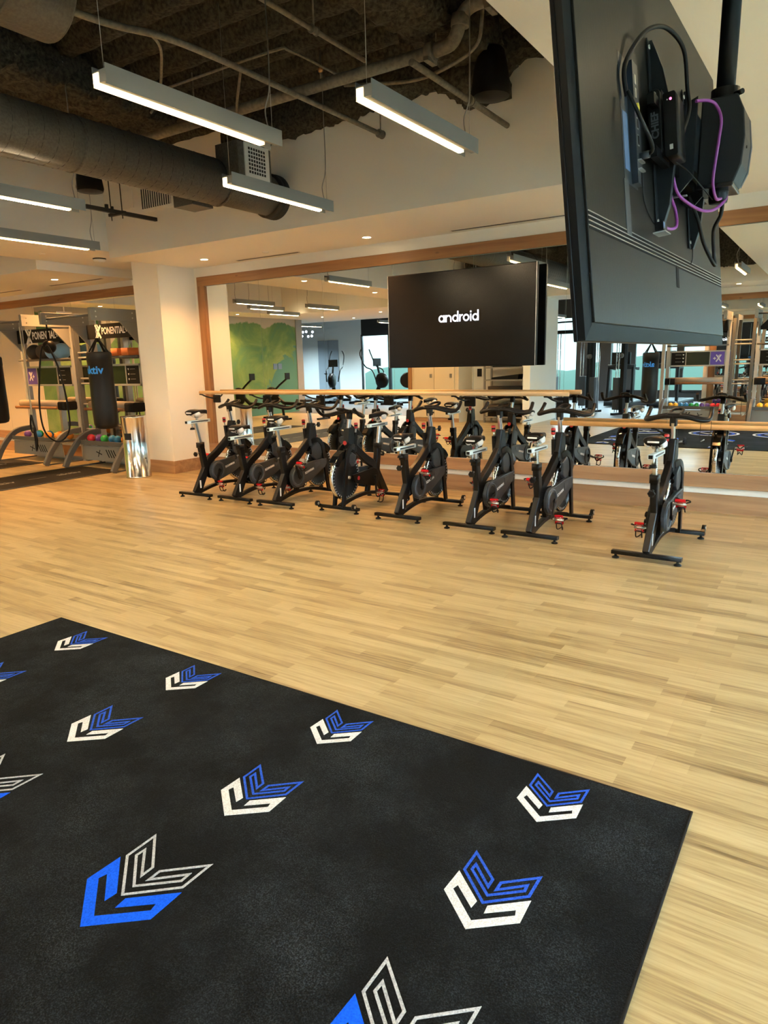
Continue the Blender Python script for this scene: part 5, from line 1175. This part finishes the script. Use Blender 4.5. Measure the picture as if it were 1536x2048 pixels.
    MB().tube([(0.022, -0.06, 0.20), (0.022, -0.02, 0.172), (0.022, 0.04, 0.172), (0.012, 0.12, 0.208)], 0.0035, 'steel', 6, 4).tube([(-0.022, -0.06, 0.20), (-0.022, -0.02, 0.172), (-0.022, 0.04, 0.172), (-0.012, 0.12, 0.208)], 0.0035, 'steel', 6, 4).cyl((0, 0.01, 0.14), (0, 0.01, 0.178), 0.014, 'steel', n=12).cyl((-0.03, 0.01, 0.172), (0.03, 0.01, 0.172), 0.011, 'steel', n=12).build('saddle_clamp', sdo)
    # cranks and pedals; origin on the crank axle, pointing along +y at angle 0
    for s in (1, -1):
        x = s*0.098 if s > 0 else -0.085
        MB().beam([(0, -0.02, 0), (0, 0.02, 0), (s*0.012, 0.165, 0)], 0.014, 0.026, 'black_satin', ws=(0.016, 0.014), hs=(0.034, 0.022)).cyl((-0.012, 0, 0), (0.012, 0, 0), 0.018, 'black_satin', n=16).build('crank_arm', r, loc=(x, cy_, cz_))
        pd = MB().cyl((0.0, 0, 0), (s*0.020, 0, 0), 0.008, 'steel', n=12).cyl((s*0.016, 0, 0), (s*0.09, 0, 0), 0.013, 'steel', n=12)
        pd.rbox((s*0.056, 0, 0.0), (0.040, 0.060, 0.016), 0.012, 'red_metal', 2, 4); pd.cyl((s*0.088, 0, 0), (s*0.097, 0, 0), 0.010, 'steel', n=12)
        for yy in (-0.034, 0.034): pd.rbox((s*0.056, yy, 0.003), (0.072, 0.008, 0.024), 0.003, 'red_metal', 1, 2)
        for xx in (0.024, 0.088): pd.cyl((s*xx, -0.034, 0.006), (s*xx, 0.034, 0.006), 0.005, 'red_metal', n=8)
        for yy in (-0.02, 0.02): pd.cyl((s*0.04, yy, 0.0), (s*0.075, yy, 0.0), 0.0095, 'steel', n=8)
        pdo = pd.build('pedal', r, loc=(x+s*0.02, cy_+0.165, cz_))
        cg = MB().tube([(s*0.035, 0.03, -0.010), (s*0.035, 0.085, -0.006), (s*0.045, 0.100, 0.030), (s*0.058, 0.095, 0.055), (s*0.072, 0.100, 0.030), (s*0.082, 0.085, -0.006), (s*0.082, 0.03, -0.010)], 0.005, 'black_rubber', 8, 4)
        cg.cyl((s*0.035, 0.03, -0.010), (s*0.082, 0.03, -0.010), 0.005, 'black_rubber', n=8); cg.build('toe_cage', pdo)
        MB().beam([(s*0.018, -0.03, -0.012), (s*0.012, -0.02, 0.035), (s*0.030, 0.02, 0.062), (s*0.058, 0.05, 0.060), (s*0.088, 0.02, 0.055), (s*0.125, -0.01, 0.02), (s*0.10, -0.03, -0.014)], 0.013, 0.003, 'black_rubber', side=(0, 1, 0.1), smooth_path=4).build('pedal_strap', pdo)
    return r
bike0 = make_bike()
def kidname(o): return o.name.split('.')[0]
BK = [  # x, y, yaw, slider height, crank angle of right crank (deg, forward = 0, up = 90), bar drop, label
    (-6.176, 5.369, 1.5, 0.880, -118, 0.0, 'black indoor bike nearest the column, leftmost of the row, saddle raised high'),
    (-5.562, 5.390, 0.0, 0.716, -125, 0.0, 'black indoor bike second from the left in the row, low saddle'),
    (-4.969, 5.400, 0.5, 0.834, 118, 0.0, 'black indoor bike third from the left, in front of the bike that is turned round'),
    (-4.202, 6.395, 180.0, 0.830, 95, -0.03, 'black indoor bike turned with its front wheel towards the room, the only reversed one'),
    (-3.450, 5.447, 0.0, 0.690, 112, 0.0, 'black indoor bike fifth from the left, below the wall television'),
    (-2.668, 5.403, 0.0, 0.701, -165, 0.0, 'black indoor bike sixth from the left, partly behind the seventh'),
    (-2.078, 5.347, -1.0, 0.757, -125, 0.0, 'black indoor bike seventh from the left, second from the right'),
    (-1.092, 5.161, -1.0, 0.785, 128, -0.01, 'black indoor bike standing apart at the right, below the hanging television')]
for i, (x, y, yaw_, hs, ang, bd, lab) in enumerate(BK):
    b = bike0 if i == 0 else dup(bike0)
    b.location = (x, y, 0); b.rotation_euler = (0, 0, math.radians(yaw_)); b['label'] = lab; b['group'] = 'indoor bikes in front of the wall mirror'
    BK[i] = BK[i]+(b,)
bpy.context.view_layer.update()
for (x, y, yaw_, hs, ang, bd, lab, b) in BK:
    dz = hs-0.725
    for c in kids(b):
        k = kidname(c)
        if k in ('seat_post', 'seat_slider', 'saddle'): c.location = (0, 0.133-0.19*dz, 0.60+dz)
        elif k in ('handlebar', 'handlebar_post') and bd: c.location = (0, 0, bd)
        elif k in ('crank_arm', 'pedal'):
            rs = c.location.x > 0; a = math.radians(ang+(0 if rs else 180))
            if k == 'crank_arm': c.rotation_euler = (a, 0, 0)
            else:
                c.location = (c.location.x, 0.315+0.165*math.cos(a), 0.285+0.165*math.sin(a)); c.rotation_euler = (math.radians(-75 if math.sin(a) < 0.3 else -50), 0, 0)
# headphone cord on the rightmost bike
hc = MB().tube([(0, 0, 0), (0.0, 0.005, -0.12), (0.006, 0.0, -0.15), (0.03, 0.0, -0.148)], 0.002, 'black_rubber', 6, 4).tube([(0.075, 0.01, 0.0), (0.07, 0.01, -0.10), (0.03, 0.0, -0.148)], 0.002, 'black_rubber', 6, 4).cyl((0.01, 0, -0.158), (0.035, 0, -0.142), 0.004, 'steel', n=8)
hc = hc.build('cord', loc=(-1.092+0.20, 5.161+0.70, 0.985)); tag(hc, 'thin black cord with a metal clip hanging from the handlebar of the rightmost bike', 'cord')

# ================================================================== gym equipment behind the camera, seen in the mirror
def rower(loc, rz, label):
    r = empty('air_rower', loc, rz, label, 'exercise machine')
    MB().lathe([(0.0001, -0.05), (0.20, -0.05), (0.25, -0.03), (0.25, 0.03), (0.20, 0.05), (0.0001, 0.05)], (0, 0, 0.62), 'black_satin', 32, 1).build('fan_wheel', r)
    MB().lathe([(0.12, -0.053), (0.135, -0.056), (0.15, -0.053)], (0, 0, 0.62), 'rig_dark', 28, 1).lathe([(0.19, -0.053), (0.205, -0.056), (0.22, -0.053)], (0, 0, 0.62), 'rig_dark', 28, 1).build('fan_grille', r)
    MB().beam([(0.1, 0, 0.65), (0.45, 0, 0.42), (1.9, 0, 0.38)], 0.07, 0.09, 'black_satin', side=(0, 1, 0)).beam([(0.0, 0, 0.6), (-0.05, 0, 0.05)], 0.05, 0.08, 'black_satin', side=(0, 1, 0)).beam([(1.8, 0, 0.38), (1.85, 0, 0.04)], 0.05, 0.06, 'black_satin', side=(0, 1, 0)).build('frame', r)
    MB().bb((-0.12, -0.28, 0), (-0.02, 0.28, 0.05), 'black_satin').bb((1.80, -0.25, 0), (1.88, 0.25, 0.05), 'black_satin').bb((0.55, -0.14, 0.30), (0.85, 0.14, 0.34), 'black_satin').build('foot_bar', r)
    MB().rbox((1.25, 0, 0.50), (0.30, 0.24, 0.06), 0.05, 'black_rubber').build('seat', r)
    MB().beam([(0.12, 0, 0.78), (0.30, 0, 0.92), (0.62, 0, 1.12)], 0.03, 0.05, 'black_satin', side=(0, 1, 0)).build('monitor_arm', r)
    MB().bb((0.60, -0.09, 1.08), (0.63, 0.09, 1.26), 'charcoal_plastic').build('monitor', r)
    return r
rw = rower((-13.6, -0.6, 0), 0, 'x'); rw['label'] = 'reflected air rower in front of the green mural, right one'; rw['group'] = 'air rowers by the mural'
dup(rw, (-14.5, -0.2, 0), 0.1, 'reflected air rower in front of the green mural, left one', 'air rowers by the mural')
def cross_trainer(loc, rz, label):
    r = empty('cross_trainer', loc, rz, label, 'exercise machine')
    MB().lathe([(0.0001, -0.10), (0.22, -0.10), (0.27, -0.06), (0.27, 0.06), (0.22, 0.10), (0.0001, 0.10)], (0.5, 0, 0.85), 'black_satin', 28, 1).build('drive_housing', r)
    MB().beam([(0.5, 0, 0.9), (0.2, 0, 0.35), (-0.6, 0, 0.12)], 0.12, 0.12, 'black_satin', side=(0, 1, 0)).bb((-0.9, -0.35, 0), (-0.8, 0.35, 0.1), 'black_satin').bb((0.75, -0.35, 0), (0.85, 0.35, 0.1), 'black_satin').bb((-0.9, -0.05, 0.05), (0.85, 0.05, 0.12), 'black_satin').build('frame', r)
    for s in (-1, 1):
        MB().tube([(0.45, s*0.22, 0.8), (0.3, s*0.27, 1.2), (-0.05, s*0.28, 1.35), (-0.3, s*0.28, 1.75), (-0.32, s*0.2, 1.95)], 0.022, 'black_satin', 8, 4).build('swing_arm', r)
        MB().beam([(-0.7, s*0.2, 0.3), (0.4, s*0.2, 0.4)], 0.06, 0.06, 'rig_silver', side=(0, 1, 0)).bb((-0.55, s*0.2-0.09, 0.33), (-0.15, s*0.2+0.09, 0.36), 'black_rubber').build('foot_platform', r)
    MB().bb((0.25, -0.18, 1.35), (0.29, 0.18, 1.62), 'charcoal_plastic').beam([(0.4, 0, 1.0), (0.28, 0, 1.4)], 0.06, 0.06, 'black_satin', side=(0, 1, 0)).build('console', r)
    return r
ct = cross_trainer((-14.2, -6.6, 0), 0.2, 'reflected black cross trainer in front of the blue-grey doors'); ct['group'] = 'cardio machines in the far gym'
dup(ct, (-12.3, -6.9, 0), 2.4, 'reflected black cross trainer in front of the left gym window', 'cardio machines in the far gym')
dup(ct, (-16.3, -7.2, 0), 1.2, 'reflected black cross trainer by the pale blue wall', 'cardio machines in the far gym')
def cable_tower(loc, rz, label, hh=2.25):
    r = empty('cable_machine', loc, rz, label, 'cable machine')
    for s in (-1, 1): MB().bb((s*0.55-0.06, -0.06, 0), (s*0.55+0.06, 0.06, hh), 'black_satin').build('column', r, bevel=0.01)
    MB().rbox((0, 0, hh-0.05), (1.22, 0.14, 0.10), 0.04, 'black_satin', 1).bb((-0.6, -0.35, 0), (-0.5, 0.35, 0.06), 'black_satin').bb((0.5, -0.35, 0), (0.6, 0.35, 0.06), 'black_satin').build('frame', r)
    for s in (-1, 1):
        MB().cyl((s*0.38, 0, 0.05), (s*0.38, 0, hh-0.1), 0.012, 'chrome', n=10).cyl((s*0.30, 0, 0.05), (s*0.30, 0, hh-0.1), 0.012, 'chrome', n=10).build('guide_rod', r)
        MB().bb((s*0.42-0.13, -0.09, 0.12), (s*0.42+0.05, 0.09, 0.95), 'charcoal_light').build('weight_stack', r, bevel=0.004)
        MB().cyl((s*0.55, 0.08, 1.5), (s*0.55, 0.11, 1.5), 0.06, 'rig_dark', n=18).tube([(s*0.55, 0.12, 1.5), (s*0.45, 0.16, 1.3), (s*0.5, 0.16, 1.15)], 0.006, 'black_rubber', 6, 4).build('pulley', r)
    MB().tube([(-0.55, 0, hh), (-0.55, 0, hh+0.14), (-0.45, 0, hh+0.22), (0.45, 0, hh+0.22), (0.55, 0, hh+0.14), (0.55, 0, hh)], 0.025, 'black_satin', 8, 4).build('pull_up_bar', r)
    return r
cm = cable_tower((-6.6, -5.6, 0), 0.0, 'reflected cable machine in front of the bright gym window, left one'); cm['group'] = 'cable machines in the far gym'
dup(cm, (-5.2, -4.4, 0), 0.5, 'reflected cable machine beside the wide dark mullion', 'cable machines in the far gym')
dup(cm, (-8.9, -7.4, 0), 0.2, 'reflected cable machine behind the wall television edge', 'cable machines in the far gym')
def treadmill(loc, rz, label):
    r = empty('treadmill', loc, rz, label, 'treadmill')
    MB().rbox((0, 0, 0.12), (0.80, 1.9, 0.16), 0.05, 'charcoal_plastic', 2).build('deck', r)
    MB().bb((-0.27, -0.9, 0.20), (0.27, 0.75, 0.205), 'black_rubber').build('belt', r)
    for s in (-1, 1): MB().beam([(s*0.38, 0.75, 0.15), (s*0.36, 0.70, 1.15), (s*0.36, 0.30, 1.12)], 0.07, 0.09, 'black_satin').build('handrail', r)
    MB().rbox((0, 0.66, 1.18), (0.80, 0.14, 0.14), 0.04, 'charcoal_plastic', 0).bb((-0.28, 0.70, 1.25), (0.28, 0.74, 1.60), 'black_gloss').build('console', r)
    return r
tm = treadmill((-5.4, -7.6, 0), 0.15, 'reflected treadmill in front of the bright window left of the heavy bag'); tm['group'] = 'treadmills in the far gym'
dup(tm, (-4.2, -7.6, 0), 0.1, 'reflected treadmill behind the heavy bag', 'treadmills in the far gym')
dup(tm, (-10.9, -8.6, 0), 0.15, 'treadmill near the far window hidden behind the closet block', 'treadmills in the far gym')
# shelf unit with rolled mats on the white recess wall
r = empty('storage_rack', (-6.65, -1.20, 0), 0, 'reflected steel storage rack below the wall television', 'rack')
for x in (-0.50, 0.50):
    for y in (-0.2, 0.2): MB().bb((x-0.02, y-0.02, 0), (x+0.02, y+0.02, 1.75), 'dull_steel').build('post', r)
for z in (0.12, 0.55, 0.99, 1.28, 1.68): MB().bb((-0.50, -0.22, z), (0.50, 0.22, z+0.03), 'dull_steel').build('shelf', r)
for z in (0.12, 0.55):
    o = MB().rbox((0, 0, 0), (0.85, 0.38, 0.28), 0.03, 'black_rubber').build('storage_box', loc=(-6.65, -1.20, z+0.17)); tag(o, 'dark box on the %s shelf of the reflected storage rack' % ('bottom' if z < .3 else 'second'), 'box')
o = MB().prism([(-0.35, 0), (0.32, 0), (0.34, 0.12), (-0.34, 0.05)], -0.15, 0.15, 'black_matte', fn=lambda a, b, w: (a, w, b)).build('folded_mat', loc=(-6.65, -1.20, 1.02)); tag(o, 'folded black mat on the reflected storage rack', 'mat')
o = MB().prism([(-0.33, 0), (0.30, 0), (0.28, 0.08), (-0.30, 0.04)], -0.15, 0.15, 'black_matte', fn=lambda a, b, w: (a, w, b)).build('folded_mat', loc=(-6.65, -1.20, 1.31)); tag(o, 'folded black mat on the upper shelf of the reflected storage rack', 'mat')
# cluster chandelier seen small in the mirror
r = empty('globe_chandelier', (-17.6, -7.2, 2.62), 0, 'small globe chandelier reflected left of the doors', 'chandelier')
for k in range(6):
    a = k*PI/3; p = (0.22*math.cos(a), 0.22*math.sin(a), 0.08*((k % 2)*2-1)); MB().sph(p, 0.05, 'screen_glow', 14).cyl((0, 0, 0), p, 0.006, 'dull_steel', n=6).build('globe', r)
MB().cyl((0, 0, 0), (0, 0, 0.98), 0.006, 'dull_steel', n=6).build('stem', r)

# name tidy: labels the copied things of the far gym identically only where nothing tells them apart
